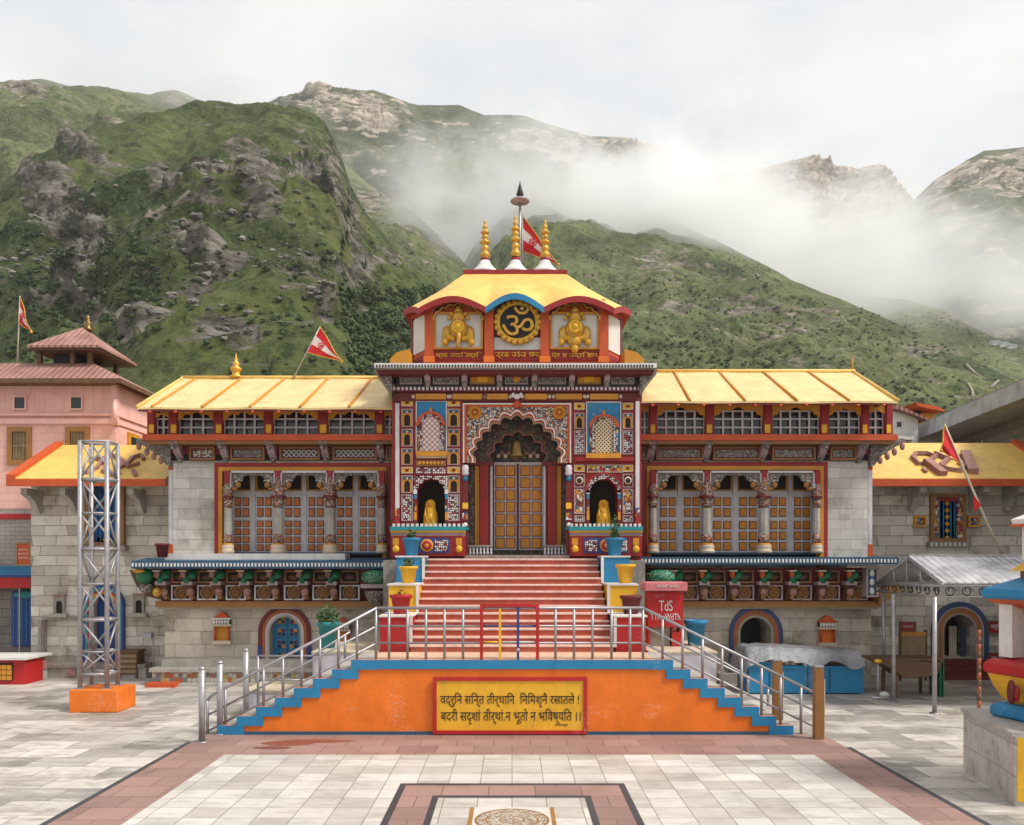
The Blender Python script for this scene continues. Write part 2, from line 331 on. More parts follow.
# sheet plastic
m,n,l,b=_new('translucent plastic sheet',.22,0,.6); M['plastic']=m
b.inputs['Base Color'].default_value=(.3,.31,.33,1); b.inputs['Transmission Weight'].default_value=.0; b.inputs['Alpha'].default_value=.72
_bump(n,l,b,_noise(n,l,_vec(n,l,'obj',(1,2.2,1)),5,6,.6),.9,.06)
M['leaf']=paint('leaf green',(.05,.1,.03),.6,.4,0,9); M['soil']=paint('potting soil',(.05,.035,.025),.95,dirt=0)
def flagmat():
    m,n,l,b=_new('red flag cloth',.8); v=_vec(n,l,'obj')
    l.new(_ramp(n,l,_noise(n,l,v,3,3),[(.3,(.42,.01,.015)),(.7,(.58,.02,.02))]),b.inputs['Base Color']); return m
M['flagr']=flagmat(); M['flagw']=paint('white flag cloth',(.65,.58,.55),.8,.05,.1)

M['brick']=paint('dull brick paint',(.34,.1,.04),dirt=.45); M['rust']=paint('rust and tan pole paint',(.3,.09,.04),dirt=.5); M['dkblue']=paint('faded dark blue paint',(.035,.06,.15),dirt=.45)
# ================================================================ ground
b=B(); b.box(-900,900,-60,2500,-.6,-.012,paint('dry earth and grass',(.1,.12,.05),.95,.3,.4,.05)); struct('ground',b)
b=B(); b.box(-45,45,-12,34,-.3,0,M['pave']); struct('plaza_paving',b)
def sheet(name,x0,x1,y0,y1,z,m): b=B(); b.box(x0,x1,y0,y1,z-.003,z,m); struct(name,b)
sheet('marble_court',-4.57,4.8,-6,13.35,.004,M['pavew'])
b=B()
for a in ((-5.44,-4.57,-6,13.35),(4.8,5.52,-6,13.35),(-5.44,5.52,13.35,14.9)): b.box(a[0],a[1],a[2],a[3],.001,.004,M['pavep'])
struct('sandstone_path',b)
b=B(); b.box(-5.53,-5.44,-6,14.3,.001,.004,M['paves']); b.box(5.52,5.61,-6,13.9,.001,.004,M['paves'])
for x0,x1,y,wd in ((-1.54,1.55,11.62,.085),(-1.04,1.03,11.02,.08)):
    b.box(x0,x0+wd,5,y-wd,.005,.012,M['paves']); b.box(x1-wd,x1,5,y-wd,.005,.012,M['paves']); b.box(x0,x1,y-wd,y,.005,.012,M['paves'])
struct('granite_border',b)
b=B(); b.box(-1.455,1.465,11.02,11.535,.005,.009,M['pavep']); b.box(-1.455,-1.04,5,11.02,.005,.009,M['pavep']); b.box(1.03,1.465,5,11.02,.005,.009,M['pavep']); struct('sandstone_border',b)
b=B(); b.box(-.52,.52,9.2,10.5,.005,.008,M['wtile']); b.box(-.52,-.47,9.2,10.5,.009,.011,M['dochre']); b.box(.47,.52,9.2,10.5,.009,.011,M['dochre'])
struct('inlaid_floor_panel',b)
b=B()
for r0,r1,m in ((.0,.13,'mandala'),(.13,.15,'brown'),(.15,.3,'mandala'),(.3,.32,'brown'),(.32,.42,'mandala'),(.42,.445,'brown')):
    n=48; vs=[(r*math.cos(2*PI*k/n),9.99+r*math.sin(2*PI*k/n),.0125) for r in (r0,r1) for k in range(n)]
    b.add(vs,[(k,(k+1)%n,n+(k+1)%n,n+k) for k in range(n)],M[m])
struct('floor_mandala',b)
b=B(); wet,n_,l_,b_=_new('spilt red paint stain',.3); b_.inputs['Base Color'].default_value=(.19,.07,.055,1)
for cx,cy,rx,ry,s in ((-3.75,14.2,.45,.2,1),(-3.35,14.35,.6,.12,5),(-3.95,13.85,.3,.1,9)):
    pts=[(cx+rx*math.cos(a)*(1+.35*noise.noise((math.cos(a)*1.5+s,math.sin(a)*1.5,s))),cy+ry*math.sin(a)*(1+.5*noise.noise((math.cos(a)*2,math.sin(a)*2+s,0)))) for a in [2*PI*k/28 for k in range(28)]]
    b.prism(pts,.0045+s*.0004,.006+s*.0004,wet,'z')
struct('stain',b)

# ================================================================ temple
T=root('temple','large painted temple with a domed central gateway and two yellow-roofed wings','temple',(0,21,0))
Y0=19.8; CXT=X(517,Y0)
def P(name,b,parent=T,label=None,bev=0): return part(name,b,parent,label,bev)
# --- central block: side piers with niches, deep porch
xl,xr=X(392,Y0),X(641,Y0); xa,xb=X(463,Y0),X(571,Y0); zt=Z(388,Y0)
b=B()
nz0,nzs=Z(527,Y0),Z(493,Y0)
for (p0,p1,pc) in ((392,463,431),(571,641,603.5)):
    x0,x1,c,wd=X(p0,Y0),X(p1,Y0),X(pc,Y0),X(540,Y0)-X(512,Y0)
    b.box(x0,x1,Y0,Y0+1.6,0,nz0,M['red'])
    b.plate(x0,x1,nz0,Z(470,Y0),semi(c,nz0,wd,nzs,16,.33),Y0,Y0+.45,M['red'])
    b.box(x0,x1,Y0,Y0+1.6,Z(470,Y0),zt,M['red']); b.box(x0,x1,Y0+.45,Y0+1.6,nz0,Z(470,Y0),M['dark'])  # niche back coloured dark, the recess shade is painted in
b.box(xa,xb,Y0,Y0+1.6,Z(402,Y0),zt,M['red']); b.box(xl,xr,Y0+1.6,Y0+4.2,0,zt,M['maroon']); b.box(xa,xb,Y0+.25,Y0+1.6,0,3.1,M['gstone'])
P('wall',b)
b=B(); b.box(xa+.001,xa+.06,Y0+.2,21.3,3.1,Z(402,Y0)-.002,M['maroon']); b.box(xb-.06,xb-.001,Y0+.2,21.3,3.1,Z(402,Y0)-.002,M['maroon']); P('porch_wall',b)
# --- front arch plate with floral spandrels
b=B(); s=X(513,Y0)-X(512,Y0)
hole=cusped(CXT,Z(463,Y0),s*87,Z(458,Y0),s*42,11,.4,8)
ax0,ax1=X(463,Y0),X(571,Y0); 
b.plate(ax0+.09,ax1-.09,Z(463,Y0),Z(407,Y0),hole,Y0-.03,Y0+.22,M['floral']); P('spandrel',b)
b=B()
for (q0,q1,zt2,wd,yy,mm) in ((ax0,ax1,Z(403.5,Y0),.035,Y0-.07,'white'),(ax0+.035,ax1-.035,Z(405,Y0),.055,Y0-.05,'rorange')):
    b.box(q0,q0+wd,yy,Y0+.02,Z(463,Y0),zt2,M[mm]); b.box(q1-wd,q1,yy,Y0+.02,Z(463,Y0),zt2,M[mm]); b.box(q0+wd,q1-wd,yy,Y0+.02,zt2-wd,zt2,M[mm])
P('arch_frame',b)
def off(pts,cx,cz,k): return [(cx+(x-cx)*k,cz+(z-cz)*k) for x,z in pts]
cz=Z(460,Y0)
b=B(); b.band(off(hole,CXT,cz,1.035),hole,Y0-.075,Y0+.2,M['white']); b.band(off(hole,CXT,cz,1.06),off(hole,CXT,cz,1.037),Y0-.06,Y0-.03,M['rorange']); b.band(hole,off(hole,CXT,cz,.972),Y0-.02,Y0+.24,M['rorange']); b.band(off(hole,CXT,cz,.97),off(hole,CXT,cz,.955),Y0+.02,Y0+.24,M['cream']); P('arch_moulding',b)
for px in (475,559):
    b=B(); c=(X(px,Y0),Y0-.03,Z(413,Y0))
    for k in range(14):
        a=2*PI*k/14; b.ball((c[0]+.13*math.cos(a),Y0-.06,c[2]+.13*math.sin(a)),(.035,.03,.035),M['ochre'],8,5)
    b.lathe([(.12,0),(.12,.05),(.08,.06),(.08,.08),(.045,.085),(.04,.11)],c,M['ochre'],20,'y'); b.lathe([(.075,.06),(.075,.092),(.05,.093)],c,M['red'],20,'y'); P('sun_rosette',b)
b=B(); b.ball((CXT,Y0-.1,Z(405,Y0)),(.09,.08,.09),M['rorange']); b.ball((CXT,Y0-.12,Z(397.5,Y0)),(.08,.07,.07),M['white'])
for sx in (-1,1): b.ball((CXT+sx*.09,Y0-.12,Z(396,Y0)),(.045,.04,.06),M['white'])
P('keystone',b)
# slim side shafts of the porch
for px in (465.5,568.5):
    x=X(px,Y0); b=B(); b.box(x-.06,x+.06,Y0-.05,Y0+.06,3.1+.12,Z(466,Y0),M['maroon'])
    b.lathe([(.05,0),(.085,.05),(.07,.12),(.085,.17),(.06,.25)],(x,Y0-.06,Z(476,Y0)),M['lilac'],10); b.ball((x,Y0-.07,Z(479,Y0)),.06,M['blue'],8,6)
    b.box(x-.065,x+.065,Y0-.09,Y0-.05,Z(509,Y0),Z(503,Y0),M['yellow']); b.box(x-.065,x+.065,Y0-.09,Y0-.05,Z(520,Y0),Z(513,Y0),M['stripes']); b.ball((x,Y0-.08,Z(525,Y0)),.055,M['white'],8,6)
    b.box(x-.08,x+.08,Y0-.1,Y0+.06,Z(530,Y0),Z(527.5,Y0),M['teal']); P('porch_column',b)
# --- inner arch and door
Y1=20.42; s1=Y1/F; c1=X(518,Y1)
b=B(); hole2=cusped(c1,Z(463,Y1),s1*50,Z(461,Y1),s1*25,7,.4,8)
b.plate(X(463,Y1),X(572,Y1),Z(463,Y1),Z(400,Y1),hole2,Y1,Y1+.12,M['floralD']); P('inner_spandrel',b)
b=B()
for k0,k1,m in ((1.07,1.03,'emb'),(1.03,1.0,'maroon'),(1.16,1.14,'dochre')): b.band(off(hole2,c1,Z(461,Y1),k0),off(hole2,c1,Z(461,Y1),k1),Y1-.04,Y1+(.1 if k1<1.2 else 0),M[m])
P('inner_arch_moulding',b)
for sg in (-1,1):
    b=B()
    def bb(a,c,m,d,t=466,u=553):
        x0,x1=sorted((c1+sg*s1*a,c1+sg*s1*c)); b.box(x0,x1,Y1-d,Y1+.1,Z(u,Y1),Z(t,Y1),M[m])
    bb(25.5,27.5,'gpaint',.0,464); bb(27.5,29,'maroon',.01,464); bb(29.5,38,'red',.09); bb(38.5,43,'ochre',.03); bb(43.5,50,'floralD',.06); bb(24,51,'maroon',.12,462,466); bb(28,40,'red',.14,546,553)
    P('door_jamb',b)
YD=20.75
def leaf(x0,x1,z0,z1,Y,cols,rows,fr,sq,parent,bd=.02,gap=.1,brk=None):
    b=B(); b.box(x0,x1,Y,Y+.05,z0,z1,fr); d=part('door',b,parent)
    b=B(); cw=(x1-x0-2*bd)/cols; ch=(z1-z0-2*bd)/rows
    for i in range(cols):
        for j in range(rows):
            a,c=x0+bd+i*cw+cw*gap/2,z0+bd+j*ch+ch*gap/2
            b.box(a,a+cw*(1-gap),Y-.012,Y,c,c+ch*(1-gap),M['maroon'] if sq!=M['sqr'] else M['black'])
            b.box(a+cw*.075,a+cw*(.925-gap),Y-.03,Y-.012,c+ch*.07,c+ch*(.93-gap),sq)
    part('door_panel',b,d); return d
zb,ztp=Z(550,YD),Z(464,YD)
leaf(X(494,YD),X(516.5,YD),zb,ztp,YD,2,7,M['gpaint'],M['sqo'],T); leaf(X(519,YD),X(543,YD),zb,ztp,YD,2,7,M['gpaint'],M['sqo'],T)
b=B(); b.box(X(516.5,YD),X(519,YD),YD-.05,YD+.05,zb,ztp,M['maroon']); b.box(X(485,YD),X(552,YD),YD+.051,YD+.09,3.1,Z(425,YD),M['floralD'])
for sx in (-1,1):
    for k in range(5): b.ball((X(518,YD)+sx*(.13+.09*k),YD-.02,Z(456-3*(k%2),YD)),(.06,.04,.06),M['emb'] if k%2 else M['cream'],8,5)
b.box(X(492,YD),X(545,YD),YD-.04,YD+.05,Z(464,YD),Z(462.5,YD),M['gpaint']); P('door_frame',b)
for a,c in ((468,493),(543,568)):
    b=B(); Y=20.0; b.pbox(a,c,545,547,Y,.12,M['gstone']); b.pbox(a,c,555,558,Y,.14,M['gstone']); b.pbox(a+.3,c-.3,547,555,Y+.06,.04,M['black'])
    for k in range(7): b.lathe([(.02,0),(.035,.05),(.02,.1),(.035,.15),(.02,.19)],(X(a+2+k*(c-a-4)/6,Y),Y+.04,Z(555,Y)),M['gpaint'],7)
    P('low_balustrade',b)
b=B(); b.pbox(464,570,555,562,19.7,1.1,M['gstone']); P('threshold',b)
# --- pier decoration
def cell(name,p0,p1,t,u,kind):
    b=B(); Y=Y0; x0,x1,z0,z1=X(p0,Y),X(p1,Y),Z(u,Y),Z(t,Y)
    b.frame(x0,x1,z0,z1,.022,Y-.04,Y+.01,M['pinkg'] if kind!='gold' else M['cream'])
    i0,i1,k0,k1=x0+.022,x1-.022,z0+.022,z1-.022; cx=(x0+x1)/2
    if kind=='niche':
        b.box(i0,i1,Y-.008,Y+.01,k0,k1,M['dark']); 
        ho=semi(cx,k0,(i1-i0)*.62,k0+(k1-k0)*.5,8,(k1-k0)*.22); b.plate(i0,i1,k0,k1,ho,Y-.03,Y-.008,M['ochre']); b.box(i0+.02,i1-.02,Y-.045,Y-.03,k1-(k1-k0)*.2,k1-.012,M['navy'])
        b.ball((cx,Y-.04,k1-(k1-k0)*.14),(.03,.02,.03),M['cream'],8,5)
    elif kind=='bw': b.box(i0,i1,Y-.02,Y+.01,k0,k1,M['bw'])
    elif kind=='gold': b.box(i0,i1,Y-.02,Y+.01,k0,k1,M['yellow']); b.ball((cx,Y-.03,(z0+z1)/2),(.05,.03,.03),M['maroon'],8,5)
    elif kind=='orn': b.box(i0,i1,Y-.02,Y+.01,k0,k1,M['stripes'])
    elif kind=='round':
        b.box(i0,i1,Y-.02,Y+.01,k0,k1,M['maroon']); b.lathe([(.09,0),(.09,.04),(.065,.05)],(cx,Y-.02,(z0+z1)/2),M['cream'],16,'y'); b.lathe([(.062,.05),(.06,.056)],(cx,Y-.02,(z0+z1)/2),M['dark'],16,'y')
    P(name,b)
for p0,p1 in ((401.5,413),(447.5,460)):
    cell('painted_panel',p0,p1,399.5,406.5,'gold')
    for t,u in ((409,427),(429,446.5),(448.5,465)): cell('small_niche',p0,p1,t,u,'niche')
    cell('painted_panel',p0,p1,467,473.5,'gold'); cell('small_niche',p0,p1,475.5,493,'niche'); cell('inlay_panel',p0,p1,494.5,521,'bw')
for p0,p1 in ((574,584.5),(622.5,633)):
    cell('painted_panel',p0,p1,403,410,'gold'); cell('small_niche',p0,p1,413,429,'niche'); cell('inlay_panel',p0,p1,430.5,454.5,'bw')
    cell('painted_panel',p0,p1,465,472,'gold'); cell('round_niche',p0,p1,474,487.5,'round'); cell('ornament_panel',p0,p1,489,514,'orn'); cell('inlay_panel',p0,p1,515.5,522,'bw')
def arched_window(pc,t,sp,base,w_,latm,frm,blue):
    Y=Y0; cx=X(pc,Y); s=Y/F
    b=B(); b.box(X(blue[0],Y),X(blue[1],Y),Y-.02,Y+.01,Z(blue[3],Y),Z(blue[2],Y),M['blue']); P('blue_panel',b)
    b=B(); b.frame(X(blue[0]-1,Y),X(blue[1]+1,Y),Z(base+2,Y),Z(blue[2]-1,Y),.022,Y-.05,Y+.005,M['white']); wf=P('window_frame',b)
    b=B(); o=semi(cx,Z(base,Y),s*w_,Z(sp,Y),18,s*(sp-t)); i_=semi(cx,Z(base,Y),s*w_*.62,Z(sp,Y),18,s*(sp-t)*.66); md=semi(cx,Z(base,Y),s*w_*.82,Z(sp,Y),18,s*(sp-t)*.84)
    b.plate(X(blue[0],Y)+.01,X(blue[1],Y)-.01,Z(base,Y),Z(sp,Y)+s*1,semi(cx,Z(base,Y),s*w_*.97,Z(sp,Y)-.1,4,.06),Y-.022,Y,M['dark']) if False else None
    b.band(o[1:-1],md[1:-1],Y-.12,Y,M[frm]); b.band(md,i_,Y-.07,Y,M['bw']); 
    b.ball((cx,Y-.09,Z(t-1.5,Y)),(.04,.03,.07),M['ochre'],8,6); w0=P('window',b)
    b=B(); b.prism(i_,Y-.035,Y-.005,M[latm]); part('lattice_screen',b,w0)
    for sx in (-1,1):
        b=B(); x=cx+sx*s*w_*.44; b.box(x-.045,x+.045,Y-.015,Y,Z(base,Y),Z(sp,Y)-.002,M['dark']); b.tube((x,Y-.05,Z(base,Y)),(x,Y-.05,Z(sp,Y)),.022,M['stripes']); part('shaft',b,w0)
    b=B(); b.pbox(blue[0]-1,blue[1]+1,base,base+5,Y-.13,.13,M['ochre']); b.pbox(blue[0]-.5,blue[1]+.5,base+5,base+7,Y-.09,.09,M['cream']); part('sill',b,w0)
arched_window(431,412,426,451,29,'pinklat','rorange',(417,446,402,452))
arched_window(603.5,415,428,453,30,'goldlat','rorange',(587,620,403,454))
b=B(); b.pbox(416,446,460.5,466,Y0-.06,.06,M['brown'])
for k in range(7): b.ball((X(420+k*3.7,Y0),Y0-.07,Z(463.2,Y0)),(.04,.02,.045),M['ochre'],8,5)
P('relief_strip',b)
b=B(); b.pbox(416,446,467.5,473.5,Y0-.04,.04,M['bw']); b.frame(X(415,Y0),X(447,Y0),Z(474.5,Y0),Z(467,Y0),.015,Y0-.05,Y0,M['red']); P('ornament_strip',b)
b=B(); b.pbox(575,634,457,461,Y0-.1,.1,M['red']); b.pbox(588,622,466,471.5,Y0-.04,.04,M['stripes']); b.frame(X(587,Y0),X(623,Y0),Z(472.5,Y0),Z(465,Y0),.015,Y0-.05,Y0,M['cream']); P('ornament_strip',b)
for pc,m1 in ((431,'white'),(603.5,'cream')):
    cx=X(pc,Y0); s=Y0/F; i_=semi(cx,nz0,s*28,nzs,16,.33); o=semi(cx,nz0,s*35,nzs,16,.44)
    b=B(); 
    if pc<500: b.plate(X(pc-17,Y0),X(pc+17,Y0),Z(494,Y0),Z(476,Y0),cusped(cx,Z(494,Y0),s*27,Z(493,Y0),s*13.5,7),Y0-.05,Y0-.002,M['bw'])
    else: b.band(o[1:-1],i_[1:-1],Y0-.06,Y0-.002,M['bw']); b.band(semi(cx,nz0,s*38,nzs,16,.49)[1:-1],o[1:-1],Y0-.08,Y0-.002,M['red'])
    for sx in (-1,1):
        x=cx+sx*s*15.6
        for z0,z1,m in ((527,520,'maroon'),(520,512,'ochre'),(512,505,'stripes'),(505,499,'maroon'),(499,494,'blue')): b.box(x-.03,x+.03,Y0-.05,Y0,Z(z0,Y0),Z(z1,Y0)-.003,M[m])
        b.box(x-.04,x+.04,Y0-.06,Y0,Z(494,Y0),Z(490,Y0),M['lilac'])
    P('niche_surround',b)
# ledge and painted base either side of the steps
for a,c in ((390,466),(569,643)):
    Y=19.55; b=B(); b.pbox(a,c,526.5,530.5,Y,.3,M['teal']); b.pbox(a+.5,c-.5,530.5,532.5,Y+.04,.25,M['yellow']); b.pbox(a+1,c-1,532.5,536,Y+.09,.2,M['pinkg'])
    for k in range(16): b.box(X(a+2+k*(c-a-6)/15,Y),X(a+4.4+k*(c-a-6)/15,Y),Y+.06,Y+.18,Z(526.5,Y),Z(523.5,Y),M['white'])
    P('ledge',b)
    Y=19.62; b=B(); b.pbox(a+1,c-1,536,556,Y,.17,M['red']); z0,z1=Z(553,Y),Z(538,Y)
    m_=(a+c)/2
    for q in (a+6,c-7): 
        b.box(X(q-3,Y),X(q+3,Y),Y-.03,Y,Z(545,Y),z1,M['ochre']); b.ball((X(q,Y),Y-.02,Z(549,Y)),(.08,.05,.09),M['yellow'])
    b.box(X(m_-22,Y),X(m_+22,Y),Y-.02,Y,z0,z1,M['dblue']); q=m_+(-1 if a<500 else 0); b.lathe([(.15,0),(.15,.03),(.1,.04),(.1,.03),(.06,.035),(.03,.06)],(X(q,Y),Y-.02,Z(545.5,Y)),M['ochre'],20,'y'); b.lathe([(.11,.036),(.11,.046),(.07,.047)],(X(q,Y),Y-.02,Z(545.5,Y)),M['red'],20,'y')
    b.box(X(q+8,Y),X(q+21,Y),Y-.035,Y-.02,Z(551,Y),Z(540,Y),M['bw']); b.box(X(q-21,Y),X(q-9,Y),Y-.035,Y-.02,Z(551,Y),Z(540,Y),M['bw']); P('base_panel',b)
# downpipes at the corners of the gateway
for px,t in ((397.2,404),(637.6,402)):
    b=B(); x=X(px,Y0-.1); b.box(x-.045,x+.045,Y0-.1,Y0-.002,Z(508,Y0),Z(t,Y0),M['gpaint']); b.box(x-.05,x+.05,Y0-.11,Y0-.002,Z(516,Y0),Z(508,Y0),M['stripes']); b.box(x-.05,x+.05,Y0-.11,Y0-.002,Z(526,Y0),Z(516,Y0),M['red']); P('corner_strip',b)
# entablature
b=B(); Y=19.74; b.pbox(392,642,392.5,401,Y,.06,M['maroon'])
for a,c in ((416,446),(453,482),(487,508),(525,547),(556,582),(590,618)):
    b.box(X(a,Y),X(c,Y),Y-.04,Y,Z(399.5,Y),Z(394,Y),M['ochre'])
    for q in (a-2.5,c+2.5): b.lathe([(.045,0),(.045,.05),(.02,.06)],(X(q,Y),Y-.0,Z(396.8,Y)),M['cream'],12,'y')
P('painted_beam',b)
b=B(); b.pbox(391,643,386,391.5,19.66,.14,M['maroon'])
for k in range(60): b.pbox(393+k*4.15,395.3+k*4.15,386.8,390,19.64,.02,M['lilac'])
P('dentil_band',b)
Y=19.6; b=B(); b.pbox(396,638,369,386,Y,.2,M['black']); P('frieze_wall',b)
for i,(a,c) in enumerate(((400,422),(433,459),(470,495),(505,528),(538,566),(577,601),(611,634))):
    b=B(); b.frame(X(a,Y),X(c,Y),Z(384.5,Y),Z(374,Y),.03,Y-.05,Y,M['brown'] if i in (2,5) else M['gstone']); b.box(X(a,Y)+.03,X(c,Y)-.03,Y-.02,Y,Z(384.5,Y)+.03,Z(374,Y)-.03,M['ochre'] if i in (2,5) else M['carve'])
    if i==3: b.ball((X(516.5,Y),Y-.03,Z(379,Y)),(.09,.04,.09),M['ochre'])
    if i in (2,5): b.box(X((a+c)/2-5,Y),X((a+c)/2+5,Y),Y-.04,Y-.02,Z(382,Y),Z(376,Y),M['yellow'])
    P('frieze_panel',b)
def bracket(x,yb,yf,z0,z1,w_,m1,m2,name='bracket'):
    b=B(); h=z1-z0; d=yb-yf
    pr=[(yb,z0),(yb,z1),(yf,z1),(yf,z1-.16*h)]+[(yb-d*(.95*(1-t)**1.3)+.03*math.sin(t*9),z1-h*(.16+.8*t)) for t in [k/10 for k in range(11)]]
    b.prism(pr,x-w_/2,x+w_/2,m1,'x'); b.box(x-w_*.62,x+w_*.62,yf-.02,yb,z1-.1*h,z1,m2); b.ball((x,yf+.05,z1-.3*h),(w_*.45,.06,.09*h+.02),m2,8,6); b.ball((x,yb-.06,z0+.12*h),(w_*.45,.06,.07),m2,8,6); P(name,b)
for px in (427.5,464.5,499.5,534.5,572,607): bracket(X(px,19.5),19.6,19.27,Z(386,19.5),Z(370,19.5),.13,M['pinkg'],M['gstone'])
for sx,px in ((-1,392),(1,640)):
    b=B(); x0=X(px,19.5); xo=x0+sx*.42; b.prism([(x0,Z(386,19.5)-.25),(x0,Z(370,19.5)),(xo,Z(370,19.5)),(xo-sx*.12,Z(376,19.5)),(x0+sx*.16,Z(384,19.5))],19.45,19.7,M['carve']); b.prism([(x0+sx*.0,7.4),(xo,Z(370,19.5)),(xo,Z(372,19.5)),(x0,7.25)],19.7,22,M['gstone']) ;P('corner_bracket',b)
b=B(); b.box(X(375,19.1),X(656,19.1),19.1,23.8,Z(369,19.1),Z(364.5,19.1),M['gstone']); b.box(X(377,19.1),X(654,19.1),19.2,23.8,Z(369,19.1)-.08,Z(369,19.1),M['maroon']); b.box(X(374.5,19.1),X(656.5,19.1),19.06,19.1,Z(368,19.1),Z(363.5,19.1),M['white']); P('cornice',b)
b=B()
for k in range(92): b.box(X(376+k*3.03,19.05),X(377.4+k*3.03,19.05),19.045,19.06,Z(367.3,19.05),Z(364.6,19.05),M['black'])
P('cornice_slots',b)
# ---- domed pavilion
Yp=20.5; p1=[(-2.0,20.5),(2.24,20.5),(2.8,21.4),(2.8,23.4),(-2.56,23.4),(-2.56,21.4)]
b=B(); b.prism(p1,7.5,Z(299,Yp),M['rorange'],'z'); pav=P('pavilion_wall',b)
b=B(); b.box(X(411,20.3),X(623,20.3),20.3,23.6,7.54,7.75,M['orange']); 
for sx,px in ((-1,399),(1,632)): b.prism([(CXT+sx*2.55,7.56),(CXT+sx*2.98,7.56),(CXT+sx*3.02,7.85),(CXT+sx*2.85,8.02),(CXT+sx*2.55,8.1)],19.9,23.2,M['ochre'])
P('parapet',b,pav)
for i,(a,c) in enumerate(((434,483),(494,541),(550,599))):
    Y=Yp; x0,x1=X(a,Y),X(c,Y); cx=(x0+x1)/2
    if i!=1:
        b=B(); b.box(x0,x1,Y-.03,Y+.02,Z(349,Y),Z(314,Y),M['wtile']); b.frame(x0,x1,Z(350,Y),Z(313,Y),.05,Y-.08,Y,M['ochre'])
        hh=cusped(cx,Z(322,Y),x1-x0-.05,Z(321,Y),.33,9,.3,5); b.plate(x0-.05,x1+.05,Z(322,Y),Z(303,Y),hh,Y-.1,Y-.02,M['maroon']); b.band(off(hh,cx,Z(321,Y),1.06),hh,Y-.14,Y-.02,M['gold'])
        pan=part('window_panel',b,T)
        # gilded relief: crowned, garlanded, with a coiled centre
        b=B(); y=Y-.06; zc=Z(330,Y); q=Y/F*1.1
        b.ball((cx,y,zc),(q*9,.12,q*9.5),M['gold'],16,10); b.ball((cx,y-.03,zc+q*11),(q*6,.1,q*6),M['gold']); b.ball((cx,y-.02,zc+q*17),(q*3,.08,q*4.5),M['gold'])
        b.lathe([(q*6,0),(q*6.2,.08),(q*4.5,.11),(q*4,.08),(q*2.8,.09),(q*1.5,.14)],(cx,y-.08,zc+q*1),M['yellow'],18,'y')
        for k in range(6): 
            a_=PI*(k+.5)/6; b.ball((cx+q*8.8*math.cos(a_),y-.02,zc+q*8+q*8*math.sin(a_)),(q*1.8,.06,q*1.8),M['yellow'],8,6)
        for sx in (-1,1):
            b.ball((cx+sx*q*10.5,y-.01,zc-q*5),(q*4.2,.08,q*8),M['gold']); b.ball((cx+sx*q*12,y-.03,zc-q*12),(q*3,.08,q*3.2),M['yellow'])
            for k in range(4): b.ball((cx+sx*q*(4+k*1.6),y-.06,zc-q*(9-k*.4)),(q*1.2,.05,q*2.6),M['yellow'],8,6)
        if i==0: b.path([(cx,y-.1,zc-q*2),(cx+q*1,y-.13,zc-q*9),(cx-q*.5,y-.12,zc-q*15),(cx+q*1,y-.1,zc-q*19)],q*2.6,M['gold'],8,q*1.2)
        else:
            b.ball((cx,y-.03,zc-q*11),(q*7,.09,q*5),M['gold']); b.ball((cx,y-.02,zc-q*17.5),(q*3.4,.08,q*4.5),M['yellow'])
        part('gilded_relief',b,pan,'gilded crowned relief with a hanging curl' if i==0 else 'gilded crowned relief with a rounded foot')
    else:
        b=B(); b.box(x0,x1,Y-.03,Y+.02,Z(350,Y),Z(338,Y),M['wtile']); q=Y/F; zc=Z(323,Y); b.box(x0-.02,x1+.02,Y-.028,Y+.02,Z(338,Y),Z(302,Y),M['maroon'])
        b.lathe([(q*19.5,0),(q*19.5,.06),(q*18,.061)],(cx,Y-.03,zc),M['black'],40,'y'); pan=part('window_panel',b,T)
        b=B()
        for k in range(22):
            a_=2*PI*k/22; b.ball((cx+q*21*math.cos(a_),Y-.1,zc+q*20*math.sin(a_)),(q*3.2,.05,q*3.2),M['gold'],8,6)
        b.path([(cx+q*19*math.cos(2*PI*k/40),Y-.1,zc+q*18*math.sin(2*PI*k/40)) for k in range(41)],q*1.6,M['yellow'],8); part('ring',b,pan)
        textpart('ॐ',cx-q*15.5,cx+q*16,zc-q*14,zc+q*14.5,Y-.09,.08,M['gold'],pan,'emblem')
    b=B(); b.pbox(a-1,c+1,351,360.5,Y-.04,.06,M['red']); st=part('text_panel',b,T)
    textpart(['अ्रह उरटि उद्रि','उ्रढ उ5उ छद','ऐ्र ह उद्रि हार'][i],x0+.03,x1-.03,Z(359,Y),Z(352.5,Y),Y-.04,.03,M['yellow'],st)
for px in (429,489,545,604):
    b=B(); b.pbox(px-4.5,px+4.5,308,362,Yp-.13,.2,M['rorange']); b.pbox(px-5.5,px+5.5,356,362,Yp-.17,.1,M['orange']); b.pbox(px-5.5,px+5.5,305,310,Yp-.16,.1,M['gstone']); P('pilaster',b)
for sx in (0,1):
    b=B(); (ax,ay),(bx,by)=((p1[0],p1[5]) if sx==0 else (p1[1],p1[2])); d=Vector((bx-ax,by-ay,0)); L_=d.length; d.normalize(); nn=Vector((-d.y,d.x,0)); nn=nn if nn.y<0 else -nn
    for t0,t1,z0,z1,o_,m in ((.16,.84,Z(348,Yp),Z(312,Yp),.03,'wtile'),(.08,.16,Z(350,Yp),Z(310,Yp),.05,'maroon'),(.84,.92,Z(350,Yp),Z(310,Yp),.05,'maroon'),(.05,.95,Z(360,Yp),Z(352,Yp),.04,'red')):
        A=Vector((ax,ay,0))+d*L_*t0; Bq=Vector((ax,ay,0))+d*L_*t1
        q=[A,Bq,Bq+nn*o_,A+nn*o_]; b.prism([(v.x,v.y) for v in q],z0,z1,M[m],'z')
    P('side_panel',b)
